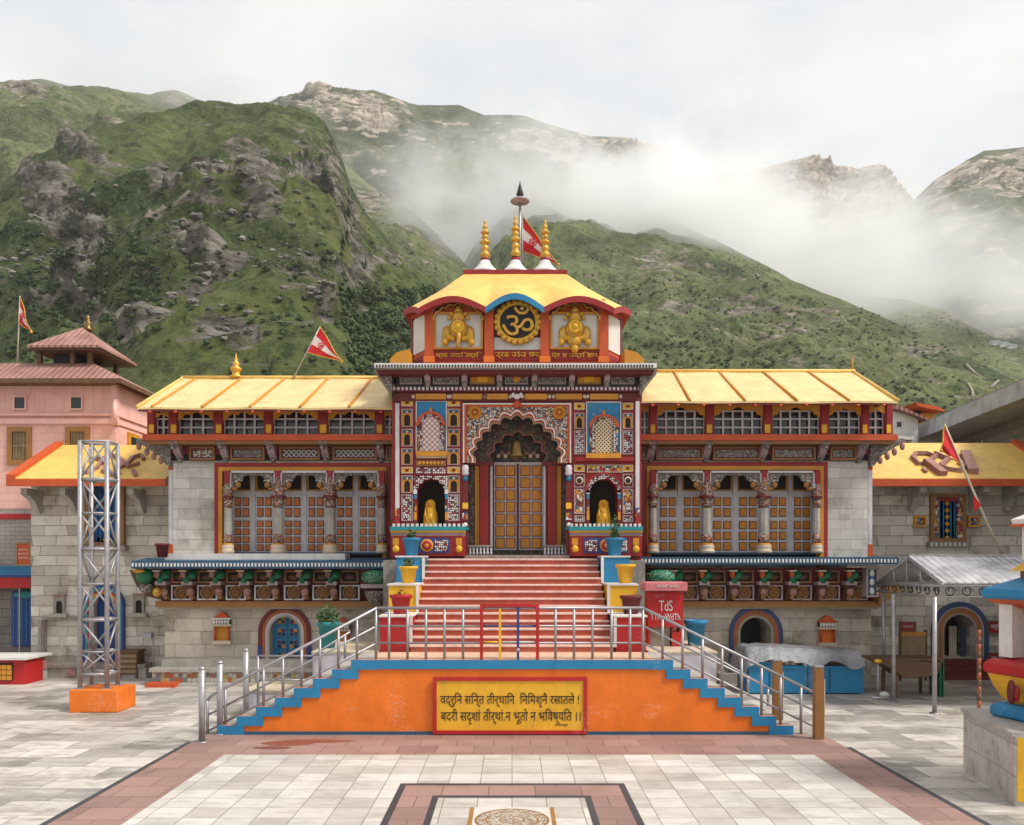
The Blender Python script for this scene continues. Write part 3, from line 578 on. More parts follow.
# roof: scalloped eave, bulging slope, flat ridge
ze=Z(307,20.1); tp=[(-1.2,21.7),(1.36,21.7),(1.36,22.6),(-1.2,22.6)]; ztop=Z(273,21.7)
def eave(u):  # u in 0..1 round the front half, then the sides and back
    pts=[(-2.72,21.3),(-2.2,20.15),(-.62,20.1),(.76,20.1),(2.42,20.15),(2.98,21.3),(2.98,23.6),(-2.72,23.6),(-2.72,21.3)]
    k=min(int(u*8),7); t=u*8-k; a,c=pts[k],pts[k+1]
    zo=[.3,0,0,0,0,.3,.3,.3,.3]; zo_=zo[k]+(zo[k+1]-zo[k])*t
    wv=zo_+(.27 if k in (1,3) else .33 if k==2 else .08)*math.sin(PI*t)
    return (a[0]+(c[0]-a[0])*t,a[1]+(c[1]-a[1])*t,ze-(.03 if k in(0,4) else 0)+wv),k
def topp(u):
    k=min(int(u*8),7); t=u*8-k; q=[(-1.2,22.1),(-1.2,21.7),(-.4,21.7),(.5,21.7),(1.36,21.7),(1.36,22.1),(1.36,22.6),(-1.2,22.6),(-1.2,22.1)]; a,c=q[k],q[k+1]
    return (a[0]+(c[0]-a[0])*t,a[1]+(c[1]-a[1])*t,ztop)
NU,NV=96,8; vs=[];fs=[]; b=B()
for j in range(NV+1):
    v=j/NV
    for i in range(NU):
        e,k=eave(i/NU); t_=topp(i/NU); zz=e[2]+(t_[2]-e[2])*v+.03*math.sin(PI*v)
        zz=zz-(e[2]-ze)*v*(1-v)*.6
        vs.append((e[0]+(t_[0]-e[0])*v,e[1]+(t_[1]-e[1])*v,zz))
for j in range(NV):
    for i in range(NU): fs.append((j*NU+i,j*NU+(i+1)%NU,(j+1)*NU+(i+1)%NU,(j+1)*NU+i))
b.add(vs,fs,M['roofs'],True); n=len(vs); b.add([topp(i/NU) for i in range(NU)],[tuple(range(NU))],M['red']); rf=P('dome_roof',b)
b=B()
for i in range(NU):
    e,k=eave(i/NU+1e-6); e2,k2=eave((i+1)/NU-1e-6); m=M['blue'] if k==2 else M['red']; h=.15
    c0=Vector((.13,22,0)); 
    def sh(p,s): q=Vector(p)-c0; return (c0.x+q.x*s,c0.y+(p[1]-c0.y)*s,p[2])
    o0,o1,i0,i1=sh(e,1.012),sh(e2,1.012),sh(e,.95),sh(e2,.95)
    dn=lambda p,d:(p[0],p[1],p[2]-d)
    b.add([o0,o1,i0,i1,dn(o0,h),dn(o1,h),dn(i0,h*.8),dn(i1,h*.8)],[(0,1,5,4),(4,5,7,6),(0,2,3,1),(2,6,7,3),(0,4,6,2),(1,3,7,5)],m)
part('eave_trim',b,rf)
b=B(); b.box(-1.26,1.42,21.62,22.66,ztop-.05,ztop+.06,M['red']); part('ridge_trim',b,rf)
for i,px in enumerate((485,515.5,545)):
    b=B(); q=22.1/F; k=1 if i!=1 else 1.08; x=X(px,22.1); z0=ztop+.09
    b.lathe([(q*14.5,0),(q*14,.06),(q*10,.15),(q*6.4,.26),(q*4.8,.36)],(x,22.1,z0),M['white'],20); 
    b.lathe([(q*4,.36),(q*5,.39),(q*4.6,.43)],(x,22.1,z0),M['red'],16)
    pr=[(q*4,.43*k)]
    for zz,r,hh in ((.43,5.2,.17),(.6,4.2,.17),(.8,5.4,.1),(.93,3.6,.12),(1.06,4.6,.1),(1.2,2.6,.1)):
        for t in range(5): pr.append((q*(r*.55+r*.45*math.sin(PI*t/4)),(zz+hh*t/4)*k))
    pr+=[(q*1,1.34*k),(q*2,1.38*k),(0.004,1.44*k)]
    b.lathe(pr,(x,22.1,z0),M['gold'],16); part('finial',b,rf)
b=B(); x=X(520,22.5); b.tube((x,22.5,ztop),(x,22.5,Z(196,22.5)),.035,M['galv'],8); b.lathe([(.0,0),(.24,.02),(.26,.05),(.2,.1),(.0,.11)],(x,22.5,Z(203,22.5)),M['pinkg'],20); b.lathe([(.05,0),(.1,.12),(.02,.4),(0.003,.5)],(x,22.5,Z(199,22.5)),M['black'],8); part('spire',b,rf)
# ---- wings
def wing(sg,ridge,eave_,rafters,posts,wins,brks,panels,frame_px,cols,birds,meds,wall_px,low_px,ledge_px,top_px,door_px,nich_px):
    # roof
    Ye,Yr=20.25,23.5; e0,e1,ez=eave_; r0,r1,rz=ridge
    A,Bq=(X(e0,Ye),Ye,Z(ez,Ye)),(X(e1,Ye),Ye,Z(ez,Ye)); D,Cq=(X(r0,Yr),Yr,Z(rz,Yr)),(X(r1,Yr),Yr,Z(rz,Yr))
    b=B(); t=.05
    def quad(p,q,r_,s_,m): b.add([p,q,r_,s_]+[(v[0],v[1],v[2]-t) for v in (p,q,r_,s_)],[(0,1,2,3),(7,6,5,4),(0,4,5,1),(1,5,6,2),(2,6,7,3),(3,7,4,0)],m)
    # slight sag in the sheet: strips across the width
    n=12
    for k in range(n):
        u0,u1=k/n,(k+1)/n; f=lambda u,P0,P1,s:(P0[0]+(P1[0]-P0[0])*u,P0[1],P0[2]+(P1[2]-P0[2])*u+.012*math.sin(u*17+s))
        quad(f(u0,A,Bq,0),f(u1,A,Bq,0),f(u1,D,Cq,2),f(u0,D,Cq,2),M['roofy'])
    rf=P('roof',b,T,'yellow sheet metal roof')
    b=B(); back=[(D[0],Yr,D[2]),(Cq[0],Yr,Cq[2]),(Cq[0],Yr+3,A[2]),(D[0],Yr+3,A[2])]; b.add(back+[(v[0],v[1],v[2]-.05) for v in back],[(0,1,2,3),(7,6,5,4),(0,4,5,1),(1,5,6,2),(2,6,7,3),(3,7,4,0)],M['roofy'])
    xo=(A[0] if sg<0 else Bq[0])-sg*.25; b.prism([(Ye+.3,A[2]-.02),(Yr,D[2]-.05),(Yr+2.7,A[2]-.02)],xo-.02,xo+.02,M['maroon'],'x'); part('rear_slope',b,rf)
    b=B(); b.tube((D[0]-.05,Yr,D[2]+.02),(Cq[0]+.05,Yr,Cq[2]+.02),.06,M['roofs'],8)
    for (a,c) in rafters: b.path([(X(a,Ye),Ye-.01,A[2]+.02),(X(c,Yr),Yr,D[2]+.015)],.035,M['ochre'],6)
    hx=(e0,r0) if sg<0 else (e1,r1); b.path([(X(hx[0],Ye),Ye,A[2]+.02),(X(hx[1],Yr),Yr,D[2]+.02)],.045,M['roofs'],6); part('roof_rib',b,rf)
    b=B(); b.box(A[0]+.02,Bq[0]-.02,Ye+.01,Ye+.06,A[2]-.085,A[2]-.03,M['maroon']); b.prism([(Ye+.06,A[2]-.075),(Ye+.06,A[2]-.04),(Ye+1.0,A[2]+.33),(Ye+1.0,A[2]+.29)],A[0]+.1,Bq[0]-.1,M['rorange'],'x')
    k=0; x=A[0]+.3
    while x<Bq[0]-.1: b.ball((x,Ye+.02,A[2]-.1),(.05,.04,.035),M['rorange'],8,5); x+=.62
    part('eave_board',b,rf)
    # upper storey: posts, windows, valances
    Yu=20.95; tpx=top_px; z1=A[2]+.16; zs=Z(437,Yu); x0,x1=X(tpx[0],Yu),X(tpx[1],Yu)
    b=B(); b.box(x0+.05,x1-.05,Yu+.25,23.4,zs-.4,z1,M['maroon']); us=P('upper_storey_wall',b)
    for a,c in posts:
        b=B(); b.box(X(a,Yu),X(c,Yu),Yu-.05,Yu+.2,zs,z1,M['red']); b.pbox(a+.8,c-.8,424.5,433,Yu-.07,.02,M['yellow']); P('post',b)
    for a,c in wins:
        q=Yu/F; xa_,xb_=X(a,Yu),X(c,Yu); b=B(); b.box(xa_,xb_,Yu+.16,Yu+.2,zs,z1,M['glass']); wn=P('window',b)
        b=B(); nc=max(2,round((c-a)/11)); w0,w1=xa_+.03,xb_-.03; zt_=Z(409.5,Yu)
        for k in range(nc+1):
            xx=w0+(w1-w0)*k/nc; b.box(xx-.022,xx+.022,Yu+.08,Yu+.12,zs+.02,zt_,M['gpaint'])
        for zz in (435,427,418.5,410.5): b.box(w0-.02,w1+.02,Yu+.085,Yu+.115,Z(zz,Yu)-.02,Z(zz,Yu)+.02,M['gpaint'])
        for k in range(nc):
            for z_ in (427,418.5): pass
        part('window_frame',b,wn)
        b=B(); hh=cusped((xa_+xb_)/2,Z(424 if sg<0 else 420,Yu),(xb_-xa_)*.95,Z(423.5 if sg<0 else 419.5,Yu),q*9.,5 if c-a>24 else 3,.28,5); b.plate(xa_,xb_,Z(424 if sg<0 else 420,Yu),z1,hh,Yu-.01,Yu+.05,M['ochre']); b.frame(xa_,xb_,zs,z1-.001,.03,Yu-.02,Yu+.1,M['red']); part('valance',b,wn)
    b=B(); b.box(x0-.05,x1+.05,Yu-.22,Yu+.25,Z(441.5,Yu),Z(435.5,Yu),M['rorange']); b.box(x0,x1,Yu-.16,Yu+.25,Z(444.5,Yu),Z(441.5,Yu),M['brown']); P('floor_beam',b)
    Yw=21.3; zc0,zc1=Z(464,Yw),Z(444,Yw)
    for px in brks: bracket(X(px,21.0),21.3,20.8,Z(463,Yw),Z(442,21),.17,M['pinkg'],M['carve'])
    for i,(a,c) in enumerate(panels):
        b=B(); Y=Yw-.12; b.frame(X(a,Y),X(c,Y),Z(460,Y),Z(447,Y),.04,Y-.05,Y+.1,M['brown']); b.frame(X(a,Y)+.04,X(c,Y)-.04,Z(460,Y)+.04,Z(447,Y)-.04,.03,Y-.02,Y+.1,M['maroon']); b.box(X(a,Y)+.07,X(c,Y)-.07,Y,Y+.1,Z(460,Y)+.07,Z(447,Y)-.07,M[('floral','carve','grelat','grelat')[i%4] if sg<0 else 'carve']); P('frieze_panel',b)
    # walls
    wx0,wx1=X(wall_px[0],Yw),X(wall_px[1],Yw); f0,f1,ft=frame_px; fx0,fx1,fz=X(f0,Yw),X(f1,Yw),Z(ft,Yw)
    b=B(); b.box(wx0,wx1,Yw+1.0,23.4,0,zc1+.2,M['wallu'])
    ex=(wx0,fx0) if sg<0 else (fx1,wx1); b.box(ex[0],ex[1],Yw,Yw+1,3.1,fz,M['wallu']); b.box(wx0,wx1,Yw-.04,Yw+1,fz,Z(461,Yw),M['stone']); b.box(wx0,wx1,Yw,Yw+1,Z(461,Yw),zc1+.25,M['black'])
    sx=fx1 if sg<0 else fx0; ix=(sx,X(394,Yw)) if sg<0 else (X(638,Yw),sx)
    b.box(min(ix),max(ix),Yw,Yw+1,3.1,fz,M['wallu']); P('wall',b)
    xc=wx0 if sg<0 else wx1
    b=B(); xx=xc+sg*(.06); b.box(xx-.05,xx+.05,Yw+.0,Yw+.12,3.5,Z(470,Yw),M['gpaint']); b.box(xx-.06,xx+.06,Yw-.01,Yw+.13,3.2,3.5,M['rorange']); b.box(xx-.055,xx+.055,Yw-.01,Yw+.13,Z(470,Yw),Z(466,Yw),M['rorange']); P('corner_strip',b)
    b=B(); zc_=zc1+.12; x_=xc; b.prism([(x_,zc_),(x_+sg*.85,zc_),(x_+sg*.88,zc_-.1),(x_+sg*.62,zc_-.22),(x_+sg*.5,zc_-.3),(x_+sg*.3,zc_-.42),(x_+sg*.1,zc_-.68),(x_,zc_-.72)],Yw-.15,Yw+.1,M['carve'])
    for dx,dz in ((.8,-.2),(.6,-.34),(.42,-.45),(.24,-.55)): b.ball((x_+sg*dx,Yw-.15,zc_+dz),(.07,.06,.1),M['emb'],8,6)
    P('corner_bracket',b)
    # frame round the colonnade, back wall and doors
    zb=3.1; b=B(); b.box(fx0,fx0+.11,Yw-.05,Yw+.3,zb,fz,M['red']); b.box(fx1-.11,fx1,Yw-.05,Yw+.3,zb,fz,M['red']); b.box(fx0+.11,fx1-.11,Yw-.05,Yw+.3,fz-.11,fz,M['red'])
    b.frame(fx0+.11,fx1-.11,zb-.4,fz-.11,.1,Yw-.08,Yw+.2,M['ochre']); b.box(fx0+.21,fx1-.21,Yw-.02,Yw+.2,Z(474,Yw),fz-.21,M['maroon']); P('colonnade_frame',b)
    b=B(); Yd=21.85; b.box(fx0,fx1,Yd+.06,Yd+.2,zb,fz,M['dark']); P('recess_wall',b)
    Yc=21.15; zb=3.27; cp=[X(c,Yc) for c in cols]
    for i in range(3):
        l,r=cp[i],cp[i+1]; dl,dr=X(cols[i],Yd)+.13,X(cols[i+1],Yd)-.13; mid=(dl+dr)/2; z0=3.3; z1=Z(495,Yd)
        b=B(); b.box(dl-.08,dl,Yd-.04,Yd+.06,z0,Z(472,Yd),M['gpaint']); b.box(dr,dr+.08,Yd-.04,Yd+.06,z0,Z(472,Yd),M['gpaint']); b.box(mid-.055,mid+.055,Yd-.03,Yd+.06,z0,Z(472,Yd),M['gpaint']); b.box(dl,mid-.07,Yd-.02,Yd+.05,z1,z1+.1,M['gpaint']); b.box(mid+.055,dr,Yd-.02,Yd+.05,z1,z1+.1,M['gpaint']); b.box(dl-.08,dr+.08,Yd-.05,Yd+.06,z0-.06,z0,M['navy']); P('door_frame',b)
        for a,c in ((dl,mid-.055),(mid+.055,dr)):
            leaf(a,c,z0,z0+(z1-z0)*.58,Yd,2,4 if sg<0 else 3,M['gpaint'],M['sqr'] if sg<0 else M['sqo'],T,.02,.2); leaf(a,c,z0+(z1-z0)*.58,z1,Yd,2,2,M['gpaint'],M['sqr'] if sg<0 else M['sqo'],T,.03,.2)
            b=B(); b.box(a,c,Yd+.03,Yd+.05,z1+.1,Z(472,Yd),M['ochre']); b.box(a+.05,c-.05,Yd+.02,Yd+.03,z1+.15,Z(473,Yd),M['dark']); P('transom_panel',b)
        # carved bracket arch between the columns
        q=Yc/F; b=B(); w2=(r-l)/2; c_=(l+r)/2; zsp=Z(492,Yc); zt2=Z(475,Yc)
        hole=[(l+.1,zsp)]+[(l+.12+(w2-.28)*t**1.15,zsp+.02+(zt2-zsp-.03)*t+.05*abs(math.sin(t*PI*3))) for t in [k/18 for k in range(19)]]
        hole+= [(2*c_-x,z) for x,z in hole[::-1]]
        b.plate(l,r,zsp,Z(472.5,Yc),hole,Yc+.0,Yc+.1,M['carve']); b.frame(l+.07,r-.07,zsp-.3,Z(471.5,Yc),.045,Yc-.07,Yc+.02,M['pinkg']) if False else None
        for s_ in (-1,1):
            x_=c_+s_*(w2-.07); b.box(x_-.03,x_+.03,Yc-.07,Yc+.02,Z(490,Yc),Z(473,Yc),M['gpaint'])
            xx=c_+s_*(w2-.27); b.path([(xx+s_*.16*math.cos(t),Yc-.03,Z(487,Yc)+.17*math.sin(t)) for t in [PI*(k/10*.75-.05) for k in range(11)]],.018,M['stone'],6)
            b.ball((xx,Yc-.04,Z(485,Yc)),(.075,.05,.08),M['dochre'],10,8); b.ball((xx+s_*.03,Yc-.07,Z(481.5,Yc)),(.035,.03,.035),M['cream'],8,6); b.ball((xx+s_*.1,Yc-.02,Z(489,Yc)),(.09,.06,.05),M['dochre'],8,6)
        b.box(l+.1,r-.1,Yc-.07,Yc+.02,Z(473,Yc),Z(471,Yc),M['gpaint']); P('bracket_arch',b)
    for i,x in enumerate(cp):
        b=B(); zc=lambda p:Z(p,Yc)-zb; r=.135 if 0<i<3 else .1
        col=[(r*1.5,0),(r*1.55,.05)]; b.lathe([(r*1.5,0),(r*1.55,.08),(r*1.3,.1),(r*1.45,.14),(r*1.4,.2),(r*1.1,.24)],(x,Yc,zb),M['cream'],16); b.lathe([(r*1.3,.2),(r*1.35,.22),(r*1.1,.25)],(x,Yc,zb),M['ochre'],16)
        b.lathe([(r*1.0,.24),(r*1.12,.35),(r*1.0,.48)],(x,Yc,zb),M['cap'],12); b.lathe([(r*.98,.48),(r*.9,zc(514)),(r*.9,zc(508))],(x,Yc,zb),M['stone'],8,smooth=False); b.lathe([(r*.92,zc(508)),(r*1.15,zc(503)),(r,zc(500))],(x,Yc,zb),M['cap'],12)
        b.lathe([(r*1.0,zc(500)),(r*1.4,zc(497)),(r*1.1,zc(493)),(r*1.38,zc(490)),(r*1.0,zc(486)),(r*.8,zc(482)),(r*.7,zc(477))],(x,Yc,zb),M['cap'],12); b.box(x-.07,x+.07,Yc-.09,Yc+.05,Z(484,Yc),Z(471,Yc),M['red']); b.lathe([(r*1.42,zc(498)),(r*1.42,zc(496)),(r*1.2,zc(495.5))],(x,Yc,zb),M['maroon'],12)
        P('column',b)
    # balcony slab, blue dentilled edge
    lx0,lx1=X(ledge_px[0],20.3),X(ledge_px[1],20.3); lt=ledge_px[2]
    b=B(); b.box(lx0,lx1,20.3,21.4,Z(lt+11,20.3),Z(lt+3.5,20.3),M['navy']); b.add([(lx0,20.3,Z(lt+3.5,20.3)),(lx1,20.3,Z(lt+3.5,20.3)),(lx1,21.3,3.16),(lx0,21.3,3.16)],[(0,1,2,3)],M['navy']); b.box(X(ledge_px[3],20.7),X(ledge_px[4],20.7),20.7,21.3,3.1,Z(553.5,20.7),M['white']); sl=P('balcony_slab',b)
    b=B(); n=int((lx1-lx0)/.085)
    for k in range(n): b.box(lx0+.02+k*.085,lx0+.06+k*.085,20.285,20.3,Z(lt+9,20.3),Z(lt+5.5,20.3),M['white'])
    part('dentil',b,sl)
    # corbelled frieze
    lw0,lw1=X(low_px[0],Yw),X(low_px[1],Yw); zA,zB=Z(568,20.6),Z(601,21.1)
    b=B(); b.prism([(21.5,zB),(21.12,zB),(20.95,Z(585,21)),(20.85,zA),(21.5,zA)],lw0-.0,lw1+.0,M['maroon'],'x'); P('frieze_wall',b)
    b=B(); b.box(lw0-.12,lw1+.12,21.0,21.5,Z(607,21.1),zB,M['dochre']); b.box(lw0-.08,lw1+.08,21.08,21.5,Z(609,21.1),Z(607,21.1),M['stone']); P('moulding',b)
    for px in birds:
        Y=20.85; x=X(px,Y); b=B(); b.box(x-.13,x+.13,20.62,20.95,Z(584,Y)-.02,Z(582,Y)+.02,M['pinkg'])
        b.path([(x+.12,20.74,Z(573.5,Y)),(x+.07,20.7,Z(576,Y)),(x+.0,20.68,Z(579,Y)),(x-.01,20.68,Z(583,Y))],.13,M['green'],10,.085); b.ball((x+.1,20.76,Z(574,Y)),(.12,.12,.12),M['green'],10,8); b.ball((x-.07,20.6,Z(574,Y)),(.07,.08,.095),M['emb'] if sg<0 else M['rorange'],10,8); b.box(x-.15,x+.03,20.5,20.75,Z(571.4,Y),Z(570,Y),M['cream']); b.ball((x-.1,20.53,Z(575.5,Y)),(.03,.04,.03),M['dochre'],6,5)
        b.prism([(21.0,Z(600,21)),(20.65,Z(585,Y)),(20.98,Z(585,Y))],x-.11,x+.11,M['dkwood'],'x'); b.ball((x+.03,20.78,Z(591.5,Y)),(.1,.08,.12),M['emb'],8,6); b.ball((x+.03,20.86,Z(597,Y)),(.07,.06,.06),M['dochre'],8,6); P('bird_bracket',b,T,'green parrot-like bracket carving')
    for px in meds:
        Y=20.93; x=X(px,Y); q=Y/F; b=B(); b.frame(x-q*10,x+q*10,Z(600,Y),Z(585,Y),.035,Y-.06,Y+.14,M['gpaint'] if sg<0 else M['pinkg']); b.box(x-q*10+.035,x+q*10-.035,Y-.02,Y+.14,Z(600,Y)+.035,Z(585,Y)-.035,M['black'])
        c=(x,Y-.03,Z(592.5,Y)); b.lathe([(q*5.6,0),(q*5.6,.03)],c,M['dkwood'],20,'y',False); b.path([(c[0]+r_*math.cos(a_),c[1]-.035,c[2]+r_*math.sin(a_)) for r_,a_ in [(q*6.2,2*PI*k/24) for k in range(25)]],q*.75,M['dochre'],6); b.path([(c[0]+q*(.6+3.6*k/40)*math.cos(k*.36),c[1]-.045,c[2]+q*(.6+3.6*k/40)*math.sin(k*.36)) for k in range(41)],q*.55,M['dochre'],6); P('medallion',b)
        b=B(); Y=20.86; b.frame(x-q*9,x+q*9,Z(583,Y),Z(570.5,Y),.04,Y-.03,Y+.08,M['brown']); b.box(x-q*9+.04,x+q*9-.04,Y,Y+.08,Z(583,Y)+.04,Z(570.5,Y)-.04,M['dark']); b.ball((x,Y-.0,Z(577,Y)),(q*6,.04,q*3.2),M['dkwood'],12,6); P('frieze_panel',b)
    # lower wall with arched doorway
    dp,dw,dt,dsp=door_px; zg=0; dcx=X(dp,Yw); ddw=dw*Yw/F
    b=B(); b.box(lw0,dcx-ddw/2-.3,Yw,Yw+1,zg,Z(609,21.1),M['wall']); b.box(dcx+ddw/2+.3,lw1,Yw,Yw+1,zg,Z(609,21.1),M['wall']); dz0=.42 if sg<0 else .25
    b.plate(dcx-ddw/2-.3,dcx+ddw/2+.3,dz0,Z(609,21.1),semi(dcx,dz0,ddw,Z(dsp,Yw)),Yw,Yw+1,M['wall']); b.box(dcx-ddw/2-.3,dcx+ddw/2+.3,Yw,Yw+1,0,dz0,M['wall']); P('lower_wall',b)
    for k,(m_,p_) in enumerate((('cream',.0),('ochre' if sg>0 else 'lilac',.07),('rorange' if sg>0 else 'rorange',.14),('dblue',.2))):
        pass
    b=B(); w_=ddw
    for k,(m_,th) in enumerate((('stone',.055),('dochre' if sg>0 else 'gpaint',.05),('brick',.08),('dkblue',.1))):
        i_=semi(dcx,dz0,w_,Z(dsp,Yw),18); o_=semi(dcx,dz0,w_+2*th,Z(dsp,Yw),18); b.band(o_,i_,Yw-.03-.012*k,Yw-.001*k,M[m_] if not(sg<0 and k==3) else M['maroon']); w_+=2*th
    if sg<0: b.box(dcx-w_/2-.004,dcx-w_/2+.1,Yw-.075,Yw,dz0,dz0+.5,M['dblue']); b.box(dcx+w_/2-.1,dcx+w_/2+.004,Yw-.075,Yw,dz0,dz0+.5,M['dblue'])
    P('arch_surround',b)
    b=B()
    if sg<0:
        b.prism(semi(dcx,dz0,ddw,Z(dsp,Yw)),Yw+.25,Yw+.3,M['blue']); dd=P('arched_door',b,T,'blue arched door with small red and gold panes'); b=B(); b.box(dcx-.015,dcx+.015,Yw+.23,Yw+.25,dz0,Z(dt+3,Yw),M['navy'])
        for sx in (-1,1):
            for j in range(4):
                zz=dz0+.12+j*.31
                for a in range(2):
                    for c in range(2): b.box(dcx+sx*(.1+.11*a)-.04,dcx+sx*(.1+.11*a)+.04,Yw+.235,Yw+.25,zz+.1*c,zz+.1*c+.075,M[('maroon','ochre','black')[(j+a+c)%3]])
                b.box(dcx+sx*.155-.13,dcx+sx*.155+.13,Yw+.24,Yw+.25,zz-.06,zz-.045,M['navy'])
        part('door_panel',b,dd)
    else:
        b.prism(semi(dcx,dz0,ddw+.2,Z(dsp,Yw)),Yw+.9,Yw+.98,M['black']); b.box(dcx-ddw/2-.02,dcx-ddw/2,Yw,Yw+.95,dz0,Z(dsp,Yw),M['gstone']); P('passage_shade_plate',b)  # black plate paints the shade inside the open doorway
    # small shrine niche on the wall
    for npx,nt,nb in nich_px:
        Y=Yw-.02; x=X(npx,Y); q=Y/F; b=B(); z0,z1=Z(nb,Y),Z(nt,Y)
        b.box(x-q*9,x+q*9,Y-.14,Y,z0-.02,z0+.07,M['cream']); b.box(x-q*6.5,x+q*6.5,Y-.02,Y,z0+.07,z1-.3,M['orange'] if sg>0 else M['ochre']); ni=P('wall_niche',b)
        b=B()
        for sx in (-1,1): b=B(); b.tube((x+sx*q*6.8,Y-.09,z0+.07),(x+sx*q*6.8,Y-.09,z1-.28),.03,M['rorange'],8); part('shaft',b,ni)
        b=B(); b.box(x-q*9.5,x+q*9.5,Y-.17,Y,z1-.3,z1-.25,M['cream'])
        for k in range(6): b.ball((x-q*7+k*q*2.8,Y-.15,z1-.19),(q*1.4,.03,.06),M['white'],8,6)
        b.box(x-q*8.5,x+q*8.5,Y-.13,Y,z1-.25,z1-.13,M['black']); b.box(x-q*9.5,x+q*9.5,Y-.16,Y,z1-.13,z1-.09,M['rorange'] if sg>0 else M['white']); b.prism([(x-q*7,z1-.09),(x-q*3,z1+.02),(x,z1+.05),(x+q*3,z1+.02),(x+q*7,z1-.09)],Y-.13,Y,M['rorange']); part('canopy',b,ni)
    return rf
rfL=wing(-1,(183,404,378.5),(137,398,407.5),[(202,241.7),(152,196),(250,285),(300,328.5),(349,372)],
 [(148,154.5),(170,177),(215,222),(265,272),(319,327),(376,383)],[(154.5,170),(177,215),(222,265),(272,319),(327,376),(383,396)],
 [176,222.5,270.5,324,380],[(190,215),(231,265),(280,320),(333,377),(386,393)],(215,391,463),[228,278.5,330.5,382],
 [164,190,218.5,247,275,304.6,333],[182,208,236.5,265,294.5,323,350],(173,396),(165,392),(131,392,557.5,165,345),(148,397),(285,30,617,632),[(223,614,643),(342,619,649)])
rfR=wing(1,(628,853,372),(640,898,401),[(690,674),(745,719),(797,763),(849,808)],
 [(650,656),(706,713),(764,771),(821,828),(862,868),(886,892)],[(640,650),(656,706),(713,764),(771,821),(828,862),(868,886)],
 [652,708,765,824,863],[(640,648),(656,703),(713,760),(772,815),(830,856)],(642,827,462),[653,706.5,763.5,816.5],
 [674,702.5,732.5,762,791,820,848],[688,715.5,743.5,772,801,829,857],(638,868),(640,871),(637,899,553.5,640,640),(637,892),(755.5,31,620,633),[(826,617,645)])
# big green hanging bosses beside the gateway, end panel
for px in (376,661):
    b=B(); x=X(px,20.4); b.lathe([(.02,-.0),(.3,.02),(.38,.12),(.36,.26),(.25,.34),(.02,.36)],(x,20.55,Z(584,20.4)),M['gdot'],18); b.box(x-.36,x+.36,20.3,20.9,Z(588,20.4),Z(584,20.4),M['pinkg']); b.lathe([(.05,-.5),(.2,-.42),(.3,-.2),(.33,-.1)],(x,20.6,Z(587,20.4)),M['carve'],14); P('green_boss',b)
b=B(); Y=20.6; b.frame(X(866,Y),X(878,Y),Z(597,Y),Z(568,Y),.04,Y-.03,Y+.4,M['pinkg']); b.box(X(868,Y),X(876,Y),Y,Y+.4,Z(596,Y),Z(569,Y),M['navy'])
for zz in (573,582,591): b.ball((X(872,Y),Y,Z(zz,Y)),(.06,.03,.09),M['white'],8,6)
P('end_panel',b)
b=B(); b.prism([(9.05,Z(603,21)),(9.05,Z(585,21)),(9.7,Z(585,21)),(9.45,Z(596,21))],20.7,21.2,M['brown']); P('corner_bracket',b)
b=B(); b.prism([(X(165,21.1),Z(600,21)),(X(165,21.1),Z(568,21)),(X(133,21.1),Z(570,21)),(X(140,21.1),Z(586,21)),(X(150,21.1),Z(596,21))],20.9,21.1,M['dkwood']); b.ball((X(146,20.8),20.75,Z(576,20.8)),(.22,.18,.2),M['green']); b.ball((X(139,20.6),20.6,Z(570.5,20.6)),(.15,.1,.07),M['gold']); b.ball((X(157,20.7),20.7,Z(592,20.7)),(.1,.12,.12),M['gold']); b.ball((X(147,20.8),20.75,Z(588,20.7)),(.18,.15,.12),M['carve']); P('corner_bracket',b)
# plinth with patterned tiles at the left wing
b=B(); b.box(X(152,20.8),X(392,20.8),20.8,21.5,0,.33,M['base']); b.box(X(150,20.8),X(392,20.8),20.74,21.5,.33,.42,M['stone']); b.box(X(160,20.9),X(392,20.9),21.0,21.5,.42,.6,M['stone']); b.box(X(148,20.6),X(178,20.6),20.4,20.8,0,.09,M['rorange']); b.box(X(178,20.6),X(392,20.6),20.55,20.8,0,.06,M['stone']); P('plinth',b)
b=B(); b.box(X(722,20.8),X(872,20.8),21.0,21.4,0,.25,M['stone']); P('plinth',b)
# ridge finials of the wings
b=B(); b.lathe([(r_*.8,h_*.95) for r_,h_ in [(.2,0),(.2,.06),(.12,.1),(.15,.2),(.2,.24),(.19,.29),(.09,.34),(.12,.4),(.11,.45),(.05,.5),(.06,.55),(.02,.66),(.003,.76)]],(X(236,23.5),23.5,Z(378,23.5)),M['gold'],16); part('finial',b,rfL)
b=B(); b.tube((X(852,23.5),23.5,Z(373,23.5)),(X(853,23.5),23.5,Z(357,23.5)),.035,M['ochre'],6,.01); part('finial',b,rfR)

M['nose0']=paint('peach landing',(.6,.4,.28),.7,.15,.35,3)
# ================================================================ entrance staircase
S=root('entrance_staircase','orange entrance platform with blue stepped edges and striped flight up to the temple door','staircase',(0,14.87,0))
def stair_profile(sg):
    pts=[]
    return pts
hs=1.33/8
for sg,xo,xi in ((-1,X(217.5,14.87),X(370,14.87)),(1,X(793.5,14.87),X(656,14.87))):
    b=B(); n=8; dx=(xi-xo)/n
    for k in range(n): 
        a,c=sorted((xo+dx*k,xo+dx*(k+1))); b.box(a,c,14.95,16.15,0,hs*(k+1)-.004,M['stone'])
        if k<n: pass
    part('side_steps',b,S,None,.006)
b=B(); xL,xR=X(370,14.87),X(656,14.87); b.box(xL,xR,14.95,16.15,0,1.33,M['nose0']); part('landing',b,S)
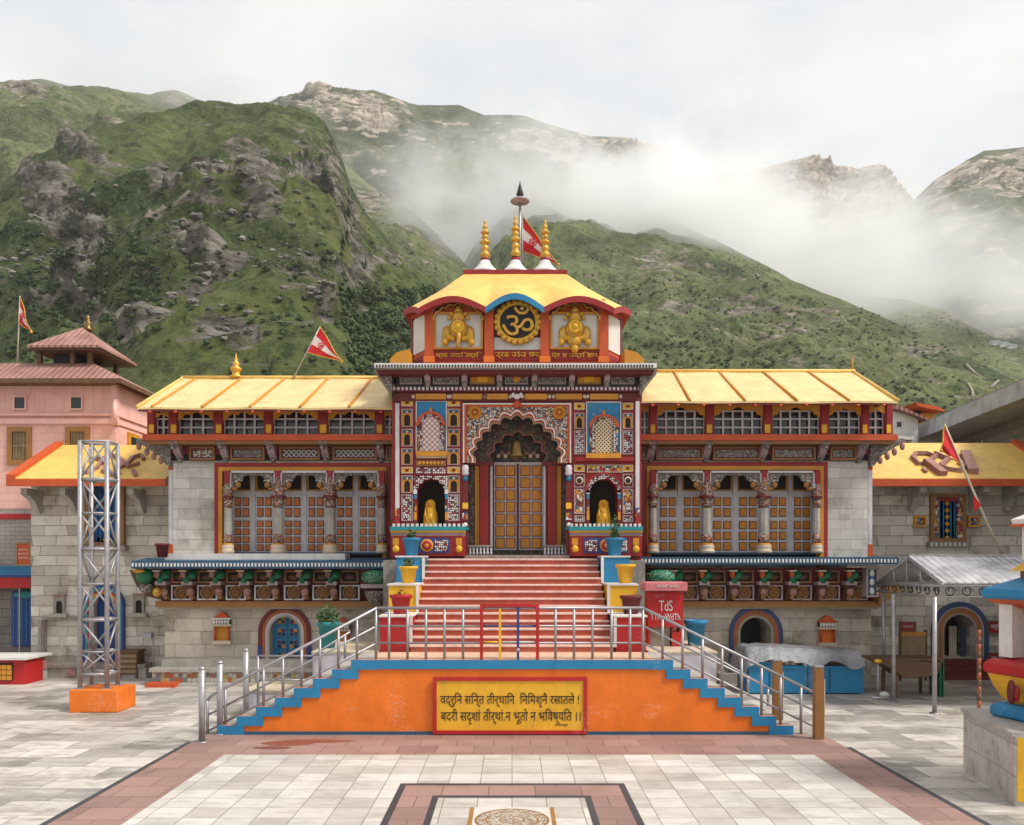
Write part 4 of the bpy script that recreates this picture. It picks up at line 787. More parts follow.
# orange face and blue stepped trim
xo1,xo2=X(217.5,14.87),X(793.5,14.87)
def prof(d):   # outline of the front, lowered by d
    p=[(xo1+ (d*2 if d else 0),0)]; n=8
    a=[];dx=(xL-xo1)/n
    for k in range(n): a+= [(xo1+dx*k+d*1.6,hs*(k+1)-d),(xo1+dx*(k+1)+d*1.6,hs*(k+1)-d)]
    dx2=(xR-xo2)/n; c=[]
    for k in range(n): c+= [(xo2+dx2*k-d*1.6,hs*(k+1)-d),(xo2+dx2*(k+1)-d*1.6,hs*(k+1)-d)]
    return a,c[::-1]
a,c=prof(0); b=B(); top=[(xo1,0)]+a+c+[(xo2,0)]
b.prism(top,14.90,14.949,M['orange']); part('front_wall',b,S)
# trim: blue band following the steps
b=B(); th=.17
n=8; dx=(xL-xo1)/n; dx2=(xR-xo2)/n
for k in range(n):
    for xo,d in ((xo1,dx),(xo2,dx2)):
        s_=1 if d>0 else -1
        u0,u1=xo+d*k,xo+d*(k+1)+s_*th*.75; z1=hs*(k+1); z0=max(z1-th+.0,0)
        l,r=sorted((u0,u1)); b.box(l,r,14.87-.0006*k,14.90,z0,z1,M['blue'])
b.box(xL+th*.7,xR-th*.7,14.868,14.90,1.33-.16,1.33,M['blue']); b.box(xo1+.4,xo2-.4,14.875,14.90,.0,.06,M['navy']); part('stepped_trim',b,S)
# inscription board
b=B(); Y=14.86; x0,x1,z0,z1=X(433,Y),X(587,Y),Z(735,Y)+.02,Z(677,Y); b.frame(x0,x1,z0,z1,.065,Y-.03,Y+.005,M['bred']); b.box(x0+.065,x1-.065,Y-.008,Y+.004,z0+.065,z1-.065,M['yellow']); bd=part('inscription_board',b,S)
Yt=Y-.009
for txt,a,c,t,u in (('वद्रुनि सन्ति तीर्थानि  निमिशृनै रसातले !',440.5,579,692.5,707),('बदरी सदृशां तीर्थां.न भूतो न भविष्यति ।।',441,580.5,708.5,724)):
    # matra i stands before its consonant in the painted line
    t2=''; i=0; 
    s_=txt
    out_=[]
    for ch in s_:
        if ch=='ि' and out_:
            j=len(out_)-1
            while j>=1 and out_[j-1]=='्': j-=2
            out_.insert(j,ch)
        else: out_.append(ch)
    textpart(''.join(out_),X(a,Y),X(c,Y),Z(u,Y),Z(t,Y),Yt,.006,M['black'],bd)
textpart('रमेशचन्द्र',X(555,Y),X(568,Y),Z(726.5,Y),Z(723,Y),Yt,.004,M['wood'],bd,'signature')
# main flight
NS=13; rz=(3.13-1.33)/NS; y0s,y1s=16.15,19.55; ry=(y1s-y0s)/NS
M['step']=paint('worn terracotta riser',(.5,.13,.08),.7,.18,.4,3); M['nose']=paint('worn pale tread edge',(.72,.55,.48),.7,.15,.45,5)
b=B()
for k in range(NS): b.box(-1.95,1.95,y0s+ry*k+.0,y1s,1.33+rz*k-(.02 if k else 0)+.0*k,1.33+rz*(k+1)-.035,M['step'])
part('steps',b,S)
b=B()
for k in range(NS): b.box(-1.96,1.96,y0s+ry*k-.03,y0s+ry*k+.045,1.33+rz*(k+1)-.04,1.33+rz*(k+1)+.001,M['nose']); b.box(-1.955,1.955,y0s+ry*k+.045,y0s+ry*(k+1)+.0,1.33+rz*(k+1)-.035,1.33+rz*(k+1),M['step'])
part('tread',b,S,None,.006)
b=B(); b.box(-1.95,1.95,19.5,20.1,2.9,3.13,M['step']); b.box(-3.0,3.1,19.56,20.2,0,3.1,M['gstone']); part('top_landing',b,S)
# stepped pedestals either side, each level its own colour
ped=[]
for sg in (-1,1):
    for (ya,yb_,z,m,w_) in ((16.3,17.4,1.99,'bred',(1.98,2.58)),(17.4,18.6,2.57,'yellow',(1.98,2.58)),(18.6,19.5,3.16,'blue',(1.98,2.58))):
        b=B(); l,r=sorted((sg*w_[0]+.02,sg*w_[1]+.02)); b.box(l,r,ya,yb_,0 if m=='bred' else 0,z,M[m]); pd=part('pedestal',b,S,{'bred':'bright red pedestal block','yellow':'yellow pedestal block','blue':'sky blue pedestal block'}[m],.01)
        b=B(); l2,r2=l-.025,r+.025; b.box(l2,r2,ya-.025,yb_-.03,z,z+.035,M['white']); xi_=r if sg<0 else l; b.box(xi_-.03,xi_+.03,ya-.022,ya-.001,z-.58,z-.001,M['white']); part('coping',b,pd)
# white side blocks behind the side steps
for x0,x1,z,y1 in ((X(313,16.2),-2.6,1.335,18.2),(X(243,16.2),X(313,16.2),.58,17.6),(2.66,X(716,16.2),1.335,18.4)):
    b=B(); b.box(x0,x1,16.17,y1,0,z-.04,M['lilac']); bl=part('side_block',b,S,None,.008); b=B(); b.box(x0-.02,x1+.02,16.155,y1,z-.04,z,M['cream']); part('coping',b,bl)
# ================================================================ railings
def rail_thing(name,label,loc,posts,rails,r=.024,group=None,cat='railing',pm='steel'):
    t=root(name,label,cat,loc,group)
    for p in posts: b=B(); b.tube(p[0],p[1],p[2] if len(p)>2 else r*1.05,M[pm],8); part('post',b,t)
    for q in rails: b=B(); b.path(q[0],q[1],M[pm],8); part('rail',b,t)
    return t
Y=14.98; zr=Z(608,Y)
def pt(px,py,Y=14.98): return (X(px,Y),Y,Z(py,Y))
front=[389,407.5,426,444.5,463,555.5,574,592.5,611.5,630]
rail_thing('railing','silver pipe railing along the top of the orange platform','',(0,Y,1.33)) if False else None
rail_thing('railing','level silver pipe railing along the platform edge above the yellow inscription board',(0,Y,1.33),
  [((X(p,Y),Y,1.33),(X(p,Y),Y,zr)) for p in front],[([pt(377,608),pt(643,608)],.028),([pt(377,626),pt(643,626)],.02),([pt(377,643),pt(643,643)],.02)])
zst=lambda px,sg:(hs*min(8,max(1,math.ceil(((X(px,Y)-(xo1 if sg<0 else xo2))/((dx if sg<0 else dx2)))-.01))))
lp=[(376,608),(357,620.5),(338.5,632),(320,643),(301.5,654),(283,665),(263.5,676)]
def slope(px,sg,off=0): return (608+(377-px)*(697-608)/(377-208) if sg<0 else 608+(px-643)*(693-608)/(815-643))+off
rail_thing('railing','sloping silver pipe railing down the left side steps',(X(290,Y),Y,.6),
  [((X(p,Y),Y,zst(p,-1)),(X(p,Y),Y,Z(slope(p,-1),Y))) for p,_ in lp]+[((X(207.5,Y),Y,0),(X(207.5,Y),Y,Z(697,Y))),((X(225.5,Y),Y,0.16),(X(225.5,Y),Y,Z(688,Y)))],
  [([pt(377,608),pt(211,slope(211,-1)),pt(207.5,700)],.028),([pt(377,626),pt(207.5,slope(207.5,-1,18))],.02),([pt(377,643),pt(207.5,slope(207.5,-1,34))],.02)])
rp=[643,662.5,682.5,702.5,722,741.5,761.5,780.5,801]
rail_thing('railing','sloping silver pipe railing down the right side steps',(X(730,Y),Y,.6),
  [((X(p,Y),Y,zst(p,1) if p<793 else 0),(X(p,Y),Y,Z(slope(p,1),Y))) for p in rp],
  [([pt(643,608),pt(814,slope(814,1))],.028),([pt(643,626),pt(814,slope(814,1,18))],.02),([pt(643,643),pt(814,slope(814,1,34))],.02)])
# rear rails of the side steps
Yr=16.1; 
rail_thing('railing','thin silver railing at the back of the left side steps',(X(300,Yr),Yr,.6),
  [((X(p,Yr),Yr,q),(X(p,Yr),Yr,Z(u,Yr))) for p,q,u in ((258,.17,656),(283,.5,656),(302,.67,656),(320,.83,648),(345,1.17,636))],
  [([(X(256,Yr),Yr,Z(656,Yr)),(X(312,Yr),Yr,Z(656,Yr)),(X(350,Yr),Yr,Z(632,Yr))],.022),([(X(256,Yr),Yr,Z(680,Yr)),(X(312,Yr),Yr,Z(680,Yr))],.018)])
rail_thing('railing','thin silver railing at the back of the right side steps, half hidden',(X(730,Yr),Yr,.6),
  [((X(p,Yr),Yr,q),(X(p,Yr),Yr,Z(u,Yr))) for p,q,u in ((722,.7,661),(748,.5,676),(768,.3,688))],
  [([(X(690,Yr),Yr,Z(643,Yr)),(X(770,Yr),Yr,Z(689,Yr))],.02)])
# stout steel posts at the left entry, brown ones at the right
for (px,Yp_,zt_,lab) in ((202,14.3,1.28,'nearest of the three stout steel posts at the foot of the left side steps'),(220,14.95,1.3,'middle of the three stout steel posts at the foot of the left side steps'),(246,15.8,1.43,'farthest of the three stout steel posts at the foot of the left side steps')):
    b=B(); x=X(px,Yp_); b.tube((x,Yp_,0),(x,Yp_,zt_-.03),.055,M['galv'],14); b.lathe([(.06,0),(.06,.02),(.03,.05)],(x,Yp_,zt_-.04),M['steel'],14); b.lathe([(.11,0),(.11,.015)],(x,Yp_,0),M['steel'],14); solo('post',b,lab,'post',(x,Yp_,0),'steel posts by the left side steps')
for (px,Yp_,zt_,lab) in ((818,14.55,1.24,'tan painted end post with a pale side at the foot of the right side steps'),(777,15.45,1.24,'tan post behind the right side railing in front of the blue stall')):
    b=B(); x=X(px,Yp_); b.box(x-.075,x+.08,Yp_-.07,Yp_+.07,0,zt_,M['brown']); b.box(x-.08,x+.085,Yp_-.075,Yp_+.075,zt_,zt_+.035,M['steel']); b.box(x+.082,x+.1,Yp_-.07,Yp_+.06,0,zt_-.2,M['cream']); solo('post',b,lab,'post',(x,Yp_,0),None,.008)
# coloured gate in the middle of the railing
g=root('gate','small gate with red frame, yellow bar and blue bar set in the platform railing','gate',(X(509.5,Y),Y-.05,1.33)); Yg=14.93
b=B()
for p in (481.5,537.5): b.box(X(p,Yg)-.028,X(p,Yg)+.028,Yg-.03,Yg+.03,1.33,Z(607,Yg),M['bred'])
b.box(X(481.5,Yg)-.028,X(537.5,Yg)+.028,Yg-.03,Yg+.03,Z(607,Yg),Z(607,Yg)+.055,M['bred']); part('gate_frame',b,g)
for p,m in ((500,'yellow'),(518,'dblue')): b=B(); b.box(X(p,Yg)-.022,X(p,Yg)+.022,Yg-.02,Yg+.02,1.33,Z(609,Yg)+.02,M[m]); part('bar',b,g,'yellow upright bar' if m=='yellow' else 'blue upright bar')
b=B(); b.tube((X(482,Yg),Yg,Z(642,Yg)),(X(500,Yg),Yg,Z(642,Yg)),.016,M['yellow']); b.tube((X(500,Yg),Yg,Z(642,Yg)),(X(537,Yg),Yg,Z(642,Yg)),.016,M['gpaint']); b.tube((X(482,Yg),Yg,Z(626,Yg)),(X(537,Yg),Yg,Z(626,Yg)),.014,M['dblue']); part('rail',b,g)
b=B(); b.ball((X(518,Yg),Yg-.03,Z(650,Yg)),(.035,.03,.04),M['steel'],8,6); part('padlock',b,g)

# ================================================================ potted plants
def foliage(b,c,r,n,seed,m='leaf',lf=.06):
    rnd=random.Random(seed)
    for k in range(n):
        d=Vector((rnd.gauss(0,1),rnd.gauss(0,1),abs(rnd.gauss(0,1))*.9)); d.normalize(); p=Vector(c)+Vector((d.x*r[0],d.y*r[0],d.z*r[1]))*rnd.uniform(.3,1)
        u=Vector((rnd.uniform(-1,1),rnd.uniform(-1,1),rnd.uniform(-.3,1))).normalized()*lf*rnd.uniform(.7,1.4); v=u.cross(Vector((rnd.uniform(-1,1),rnd.uniform(-1,1),rnd.uniform(-1,1)))).normalized()*lf*.35
        b.add([p-u,p+v,p+u,p-v],[(0,1,2,3)],M[m])
        if k%5==0: b.path([c,p],.006,M[m],4)
def pot(px,py,Y,w_,h,m,lab,plant=None,z=None,square=False):
    x=X(px,Y); z=Z(py,Y) if z is None else z; t=root('potted_plant' if plant else 'flower_pot',lab,'flower pot' if not plant else 'potted plant',(x,Y,z)); b=B(); r=w_/2
    n=24 if not square else 4
    def pr(l): return l
    b.lathe([(r*.68,0),(r*.93,h*.82),(r*1.06,h*.83),(r*1.1,h*.98),(r*1.0,h),(r*.9,h*.98),(r*.86,h*.86)],(x,Y,z),M[m],n); part('pot',b,t)
    b=B(); b.lathe([(r*.86,0),(.01,.02)],(x,Y,z+h*.86),M['soil'],n); part('soil',b,t)
    if plant:
        b=B(); foliage(b,(x,Y,z+h*.9),(plant[0],plant[1]),plant[2],int(px)); part('foliage',b,t)
    return t
pot(411.5,554,19.0,.38,.4,'blue','sky blue pot with a small plant on the blue pedestal left of the door',(.13,.3,60),z=3.2)
pot(614.5,554,19.0,.42,.4,'blue','sky blue pot with a leafy upright plant on the blue pedestal right of the door',(.12,.62,110),z=3.2)
pot(408.5,584,17.95,.38,.36,'yellow','yellow pot holding a low plant on the left yellow pedestal',(.16,.22,70),z=2.61)
pot(625.5,584,17.95,.4,.4,'yellow','yellow pot on the right yellow pedestal with no plant showing',z=2.61)
pot(401,616,16.8,.42,.38,'bred','dark red pot on the left red pedestal with a dry stub inside',(.1,.14,12),z=2.03)
pot(631,616,16.8,.42,.36,'maroon','maroon pot on the right red pedestal',z=2.03)
pot(328,651,16.9,.4,.52,'teal','teal pot with a bushy light green plant on the left white block',(.26,.42,220),z=1.34)
pot(695.5,652,17.4,.44,.52,'blue','tall sky blue bucket pot on the right white block',z=1.34)
pot(162.5,558,20.5,.33,.34,'maroon','small maroon pot alone at the left end of the left balcony ledge',z=3.165)

# ================================================================ statues, bell
def statue(px,lab):
    Y=20.0; x=X(px,Y); z=nz0
    b=B(); b.lathe([(.19,0),(.2,.03),(.175,.1),(.17,.22),(.165,.32),(.14,.4),(.115,.46),(.125,.53),(.11,.6),(.06,.65),(.005,.665)],(x,Y,z),M['yellow'],20,sy=.8)
    b.ball((x,Y-.085,z+.54),(.06,.05,.07),M['ochre'],12,8); b.ball((x,Y-.13,z+.53),(.018,.02,.02),M['orange'],8,6)
    for s_ in (-1,1):
        b.ball((x+s_*.024,Y-.128,z+.56),(.011,.01,.009),M['black'],6,5); b.path([(x+s_*.11,Y-.08,z+.46),(x+s_*.12,Y-.13,z+.3),(x+s_*.04,Y-.15,z+.16),(x+s_*.06,Y-.16,z+.03)],.018,M['gold'],6)
    b.path([(x-.1,Y-.1,z+.42),(x,Y-.15,z+.33),(x+.1,Y-.1,z+.42)],.015,M['gold'],6); b.ball((x,Y-.13,z+.25),(.07,.04,.1),M['yellow'],10,6)
    b.box(x-.2,x+.2,Y-.2,Y+.15,z-.02,z+.015,M['gold'])
    solo('statue',b,lab,'statue',(x,Y,z),'yellow guardian statues in the gateway niches')
statue(430.5,'yellow draped statue in the arched niche left of the temple door'); statue(603.5,'yellow draped statue in the arched niche right of the temple door')
bl=root('bell','brass bell hanging under the scalloped entrance arch','bell',(X(517,20.05),20.05,Z(457,20.05)))
x,Y=X(517,20.05),20.05; M['brass']=paint('aged brass',(.2,.13,.045),.4,.2,.3,8,.1,.8)
b=B(); b.lathe([(.2,0),(.205,.02),(.165,.08),(.14,.2),(.12,.32),(.07,.39),(.02,.41)],(x,Y,Z(457,Y)),M['brass'],24); part('bell_body',b,bl)
b=B(); b.tube((x,Y,Z(457,Y)+.4),(x,Y,Z(420,Y)),.012,M['black'],6); part('chain',b,bl); b=B(); b.ball((x,Y,Z(457,Y)-.01),(.035,.035,.05),M['brass'],8,6); part('clapper',b,bl)

# ================================================================ flags
def flag(lab,pole,cloth,stripes,name='flag',pm='galv',pr=.022,dep=0):
    t=root(name,lab,'flag',pole[0]); b=B(); b.path(pole,pr,M[pm],8,pr*.7); part('pole',b,t)
    (a,c,d)=[Vector(v) for v in cloth]   # hoist top, hoist foot, fly
    b=B(); n=18; m_=12; ms=[]
    def pos(u,v):
        h=a.lerp(c,v); p=h.lerp(d,u); wv=.09*math.sin(u*7+v*2)*u*(1-u*.3); return (p.x+.3*wv,p.y+wv,p.z+.35*wv)
    for (v0,v1,m) in stripes:
        k0,k1=round(v0*m_),round(v1*m_); vs=[pos(i/n,j/m_) for j in range(k0,k1+1) for i in range(n+1)]
        b.add(vs,[(j*(n+1)+i,j*(n+1)+i+1,(j+1)*(n+1)+i+1,(j+1)*(n+1)+i) for j in range(k1-k0) for i in range(n)],M[m],True)
    part('cloth',b,t)
    b=B(); b.path([pos(i/n,0) for i in range(n+1)],.014,M['gold'],5); b.path([pos(i/n,1) for i in range(n+1)],.014,M['gold'],5); b.ball(d,.04,M['gold'],8,6); part('fringe',b,t)
    if len(stripes)==3:
        b=B(); p=Vector(pos(.3,.5)); q=(a-c).length
        for kk in range(8):
            aa=2*PI*kk/8; b.ball((p.x+q*.1*math.cos(aa),p.y-.03,p.z+q*.1*math.sin(aa)),(q*.035,.012,q*.035),M['flagr'],6,5)
        b.ball((p.x,p.y-.02,p.z),(q*.05,.02,q*.05),M['flagr'],6,5); part('crest',b,t)
    return t
tri=[(0,.33,'flagr'),(.33,.67,'flagw'),(.67,1,'flagr')]
Yf=25.2; flag('red and white pennant on a pale pole above the tiered pink house roof',[(X(17,Yf),Yf,Z(372,Yf)),(X(20,Yf),Yf,Z(296,Yf))],[(X(20,Yf),Yf,Z(297,Yf)),(X(18.5,Yf),Yf,Z(322,Yf)),(X(35,Yf),Yf-.2,Z(334,Yf))],tri,pm='cream')
Yf=23.4; flag('red and white pennant on a slanting pole above the left wing roof',[(X(293,Yf),Yf,Z(379,Yf)),(X(320,Yf),Yf,Z(327,Yf))],[(X(320,Yf),Yf,Z(327,Yf)),(X(306,Yf),Yf,Z(352,Yf)),(X(344,Yf),Yf-.3,Z(364,Yf))],tri)
Yf=22.75; flag('red and white pennant behind the golden finials on top of the gateway dome',[(X(522.5,Yf),Yf,Z(274,Yf)),(X(522.5,Yf),Yf,Z(214,Yf))],[(X(522.5,Yf),Yf,Z(216,Yf)),(X(522.5,Yf),Yf,Z(251,Yf)),(X(558,Yf),Yf-.2,Z(267,Yf))],tri,pm='galv')
Yf=19.6; fl=flag('plain red pennant on a long pole leaning over the right yellow roof',[(X(1003,Yf),Yf,Z(556,Yf)),(X(985,Yf),Yf,Z(518,Yf)),(X(964,Yf),Yf,Z(470,Yf)),(X(944.5,Yf),Yf,Z(424,Yf))],[(X(944.5,Yf),Yf,Z(425,Yf)),(X(962,Yf),Yf,Z(465,Yf)),(X(939,Yf),Yf-.1,Z(451,Yf))],[(0,1,'flagr')],pm='cream',pr=.03)
b=B(); x0,zq=X(974,Yf),Z(500,Yf); b.prism([(x0-.02,zq+.1),(x0+.16,zq-.13),(x0-.02,zq-.27)],Yf-.03,Yf-.015,M['flagr']); part('small_pennant',b,fl)

# ================================================================ side stone buildings
def sidehouse(name,lab,x0,x1,sg,eL,ridge_py,eave_py,fasc,wx):
    t=root(name,lab,'building',((x0+x1)/2,22.6,0)); Ye,Yr,Yw=21.7,24.,22.6
    ze,zr_=Z(eave_py,Ye),Z(ridge_py,Yr)
    b=B(); b.prism([(Ye,ze-.02),(Ye,ze+.05),(Yr,zr_),(Yr+2.5,zr_-1.2),(Yr+2.5,zr_-1.3),(Yr,zr_-.12)],x0,x1,M['roofs'],'x'); rf=part('roof',b,t)
    b=B(); b.box(x0-.02,x1+.02,Ye-.05,Ye+.02,ze-.16,ze+.02,M['rorange']); xe=x0 if sg<0 else x1
    b.prism([(Ye-.04,ze-.16),(Ye-.04,ze+.14),(Yr,zr_+.1),(Yr,zr_-.15)],xe-.1,xe+.12,M['rorange'],'x'); part('eave_trim',b,rf)
    return t,rf,ze
LB,lrf,lze=sidehouse('stone_building','grey stone side building with yellow roof behind the steel tower',-12.95,-8.95,-1,0,445,480,487,None)
xw0,xw1=X(31,22.6),-8.6
b=B(); wx_,ww=X(105,22.6),.62
b.box(xw0,wx_-ww/2-.1,22.6,23.6,0,5.35,M['walls']); b.box(wx_+ww/2+.1,xw1,22.6,23.6,0,5.35,M['walls']); b.box(wx_-ww/2-.1,wx_+ww/2+.1,22.6,23.6,Z(592,22.6)+.32,3.7,M['walls']); b.box(wx_-ww/2-.1,wx_+ww/2+.1,22.6,23.6,Z(479,22.6),5.35,M['walls']); b.box(xw0+.02,xw1,23.6,25,0,5.4,M['walls'])
b.plate(wx_-ww/2-.1,wx_+ww/2+.1,0,Z(592,22.6)+.32,semi(wx_,0,ww,Z(605,22.6)),22.6,23.6,M['walls']); part('wall',b,LB)
b=B(); 
for k,m in enumerate(('ochre','red','teal','dblue')): b.band(semi(wx_,0,ww+.12*(k+1),Z(605,22.6)),semi(wx_,0,ww+.12*k,Z(605,22.6)),22.52-.008*k,22.6,M[m])
part('arch_surround',b,LB)
b=B(); b.prism(semi(wx_,0,ww,Z(605,22.6)),22.8,22.85,M['dblue']); part('door',b,LB)
def ornwin(t,px,w_,tp,bt,Y,m='stripes'):
    x=X(px,Y); z0,z1=Z(bt,Y),Z(tp,Y); b=B(); b.box(x-w_/2,x+w_/2,Y-.0,Y+.3,z0,z1,M['dblue']); wn=part('window',b,t)
    b=B(); b.frame(x-w_/2-.22,x+w_/2+.22,z0-.02,z1+.16,.09,Y-.12,Y+.05,M['brown']); b.box(x-w_/2-.13,x-w_/2,Y-.1,Y+.05,z0+.07,z1+.07,M[m]); b.box(x+w_/2,x+w_/2+.13,Y-.1,Y+.05,z0+.07,z1+.07,M[m]); b.box(x-w_/2,x+w_/2,Y-.09,Y+.05,z1-.04,z1+.07,M['red']); part('window_frame',b,wn)
    b=B()
    for k in range(5): 
        xx=x-w_/2+w_*(k+.5)/5; b.tube((xx,Y-.03,z0),(xx,Y-.03,z1),.018,M['blue'],6)
    for j in range(6): b.ball((x,Y-.04,z0+(z1-z0)*(j+.5)/6),(.07,.03,.06),M['ochre'],8,5)
    part('grille',b,wn); b=B(); b.box(x-w_/2-.3,x+w_/2+.3,Y-.22,Y+.05,z0-.16,z0-.02,M['gstone'])
    for k in range(8): b.box(x-w_/2-.28+k*(w_+.5)/8,x-w_/2-.24+k*(w_+.5)/8,Y-.23,Y-.22,z0-.14,z0-.05,M['white'])
    part('sill',b,wn)
ornwin(LB,106,.62,482,545,22.6)
def wniche(t,px,tp,bt,Y,w_=.3):
    x=X(px,Y); z0,z1=Z(bt,Y),Z(tp,Y); b=B(); b.plate(x-w_/2,x+w_/2,z0+.1,z1,semi(x,z0+.1,w_*.55,z0+.1+(z1-z0)*.45,8),Y-.05,Y,M['gstone']); b.box(x-w_/2+.02,x+w_/2-.02,Y-.004,Y+.01,z0+.1,z1-.02,M['dark']); b.box(x-w_/2-.08,x+w_/2+.08,Y-.14,Y,z0,z0+.1,M['stone']); b.box(x-w_/2-.02,x+w_/2+.02,Y-.08,Y,z1,z1+.04,M['emb']); part('wall_niche',b,t)
wniche(LB,60,596,617,22.6); wniche(LB,139.5,595,616.5,22.6)
def corb(t,px,Y,py,s=1):
    x=X(px,Y); z=Z(py,Y); b=B(); b.prism([(22.6,z),(21.85,z),(21.85,z-.16),(22.2,z-.3),(22.45,z-.62),(22.6,z-.62)],x-.08,x+.08,M['stone'],'x'); part('corbel',b,t)
for px in (27,65,133): corb(LB,px,22,488.5)
b=B(); b.box(X(40,22.3),X(150,22.3),22.05,22.6,0,.28,M['stone']); b.box(X(40,22.3),X(150,22.3),22.0,22.6,.28,.36,M['gstone']); b.box(X(68,22),X(76,22),21.97,22.0,.06,.24,M['emb']); b.box(X(40,22.4),X(43,22.4),22.3,22.6,.36,1.5,M['gstone']); b.box(X(40,22.4),X(75,22.4),22.5,22.6,1.5,1.56,M['gstone']); part('bench_ledge',b,LB)
# scroll emblem lying on the yellow roof
def on_roof(px,py,Ye,Yr,ze,zr_):
    # intersect the line of sight with the roof slope
    k=(zr_-ze)/(Yr-Ye); Yq=(ze-k*Ye-H)/((HY-py)/F-k); return (X(px,Yq),Yq-.06,Z(py,Yq)+.05)
ze_,zr_=Z(480,21.7),Z(445,24.)
f=lambda x,y: on_roof(x,y,21.7,24.,ze_,zr_)
b=B()
for pl in ([(80,474),(88,475),(98,470),(105,460),(112,456),(122,461),(130,469),(140,465)],[(90,462),(100,460),(108,466),(104,473),(112,477),(122,475)],[(128,466),(134,459),(142,457),(145,461)],[(118,458),(124,468),(116,472)],[(134,472),(137,478)]):
    b.path([f(*p) for p in pl],.065,M['emb'],4)
part('scroll_emblem',b,lrf)
RB,rrf,rze=sidehouse('stone_building','grey stone side building with yellow roof and painted arched doorway at right',9.25,14.35,1,0,443,480,485,None)
dcx=X(959,22.6); dw=X(978,22.6)-X(940,22.6)-.2
b=B(); x0_,x1_=8.9,15.; dz=.45; b.box(x0_,dcx-dw/2-.2,22.6,23.6,0,5.35,M['walls']); b.box(dcx+dw/2+.2,x1_,22.6,23.6,0,5.35,M['walls']); b.plate(dcx-dw/2-.2,dcx+dw/2+.2,dz,5.35,semi(dcx,dz,dw,Z(630,22.6)),22.6,23.6,M['walls']); b.box(dcx-dw/2-.2,dcx+dw/2+.2,22.6,23.6,0,dz,M['walls']); b.box(x0_+.1,x1_,23.6,25,0,5.4,M['walls']); part('wall',b,RB)
b=B(); w_=dw
for k,(m,th) in enumerate((('pinkg',.05),('dochre',.08),('brick',.05),('stone',.04),('dkblue',.13))):
    b.band(semi(dcx,dz,w_+2*th,Z(630,22.6),20),semi(dcx,dz,w_,Z(630,22.6),20),22.56-.01*k,22.6,M[m]); w_+=2*th
part('arch_surround',b,RB)
b=B(); b.box(dcx-dw/2-.05,dcx+dw/2+.05,23.42,23.5,dz,Z(610,22.6),M['black']); b.box(dcx-dw/2,dcx-.1,23.3,23.34,dz,Z(628,22.6),M['dkwood']); b.box(dcx+.28,dcx+dw/2-.02,23.0,23.06,dz,Z(628,22.6),M['dkblue']); b.box(dcx+.05,dcx+.26,23.2,23.25,dz,Z(628,22.6),M['cream']); part('door',b,RB)
b=B()
for k in range(3): b.box(dcx-.75-.12*k,dcx+.95+.12*k,22.56-.3*(k+1),22.56-.3*k+(.0 if k else .04),0,.45-.15*k,M['maroon']); 
part('door_step',b,RB)
ornwin(RB,946.5,.5,500,541,22.6)
for px in (919,972.5):
    b=B(); x=X(px,22.6); b.frame(x-.16,x+.16,Z(527,22.6),Z(516,22.6),.05,22.5,22.6,M['ochre']); b.box(x-.11,x+.11,22.56,22.6,Z(525.5,22.6),Z(517.5,22.6),M['stripes']); part('square_niche',b,RB)
for px in (921,984,1018): corb(RB,px,22,486)
ze_,zr_=Z(480,21.7),Z(443,24.); b=B()
for pl,r in (([(915,455),(912,459),(918,466),(926,464),(935,458),(926,455),(915,455)],.07),([(925,464),(933,470),(942,477)],.15),([(934,455),(945,460),(952,459),(958,458)],.08),([(947,461),(940,467),(946,471),(958,473),(964,468),(958,464)],.08),([(964,456),(968,466),(972,475)],.17),([(922,470),(925,474)],.05)):
    b.path([on_roof(p[0],p[1],21.7,24.,ze_,zr_) for p in pl],r,M['emb'],4)
part('scroll_emblem',b,rrf)
# ---- pink house with two-tier roof
PH=root('pink_house','pink house with boarded top floor and two-tier rusty red roof','house',(-13.5,24.5,0)); Yw=24.5; xr_=X(116,Yw); xlft=-19.
def hip(b,x0,x1,y0,y1,z0,z1,ix,iy,iy2,mx_,my_,t=.07):
    o=[(x0,y0,z0),(x1,y0,z0),(x1,y1,z0),(x0,y1,z0)]; i_=[(x0+ix,y0+iy,z1),(x1-ix,y0+iy,z1),(x1-ix,y1-iy2,z1),(x0+ix,y1-iy2,z1)]
    for k in range(4):
        k2=(k+1)%4; q=[o[k],o[k2],i_[k2],i_[k]]; b.add(q+[(v[0],v[1],v[2]-t) for v in q],[(0,1,2,3),(7,6,5,4),(0,4,5,1),(1,5,6,2),(2,6,7,3),(3,7,4,0)],M[mx_ if k%2==0 else my_])
b=B(); zl=Z(378,24.)-.0; b.box(xlft,xr_,Yw,28,4.6,Z(420,Yw),M['pinkb']); b.box(xlft,xr_,Yw+.02,27,Z(420,Yw),zl+.1,M['board']); b.box(xlft,xr_,Yw+.01,27,0,4.6,M['whiteb']); b.box(xlft,xr_+.04,Yw-.06,27.02,Z(424,Yw),Z(419,Yw),M['pink']); b.box(xlft,xr_+.06,Yw-.09,27.04,Z(416,Yw),Z(414,Yw),M['pink']); b.box(xlft,xr_+.03,Yw-.05,27,Z(519,Yw),Z(514,Yw),M['bred']); part('wall',b,PH)
b=B(); b.box(xr_-.1,xr_+.05,Yw-.08,Yw+.1,Z(425,Yw),zl,M['pink']); b.path([(xr_+.0,Yw-.12,Z(400,Yw)),(xr_+.05,Yw-.14,Z(425,Yw))],.06,M['pink'],8); part('corner_board',b,PH)
for px in (20.5,77):
    b=B(); x=X(px,Yw); b.box(x-.16,x+.14,Yw-.01,Yw+.02,Z(409,Yw),Z(397,Yw),M['glass']); b.frame(x-.2,x+.18,Z(410,Yw),Z(396,Yw),.04,Yw-.04,Yw+.01,M['pink']); part('small_window',b,PH)
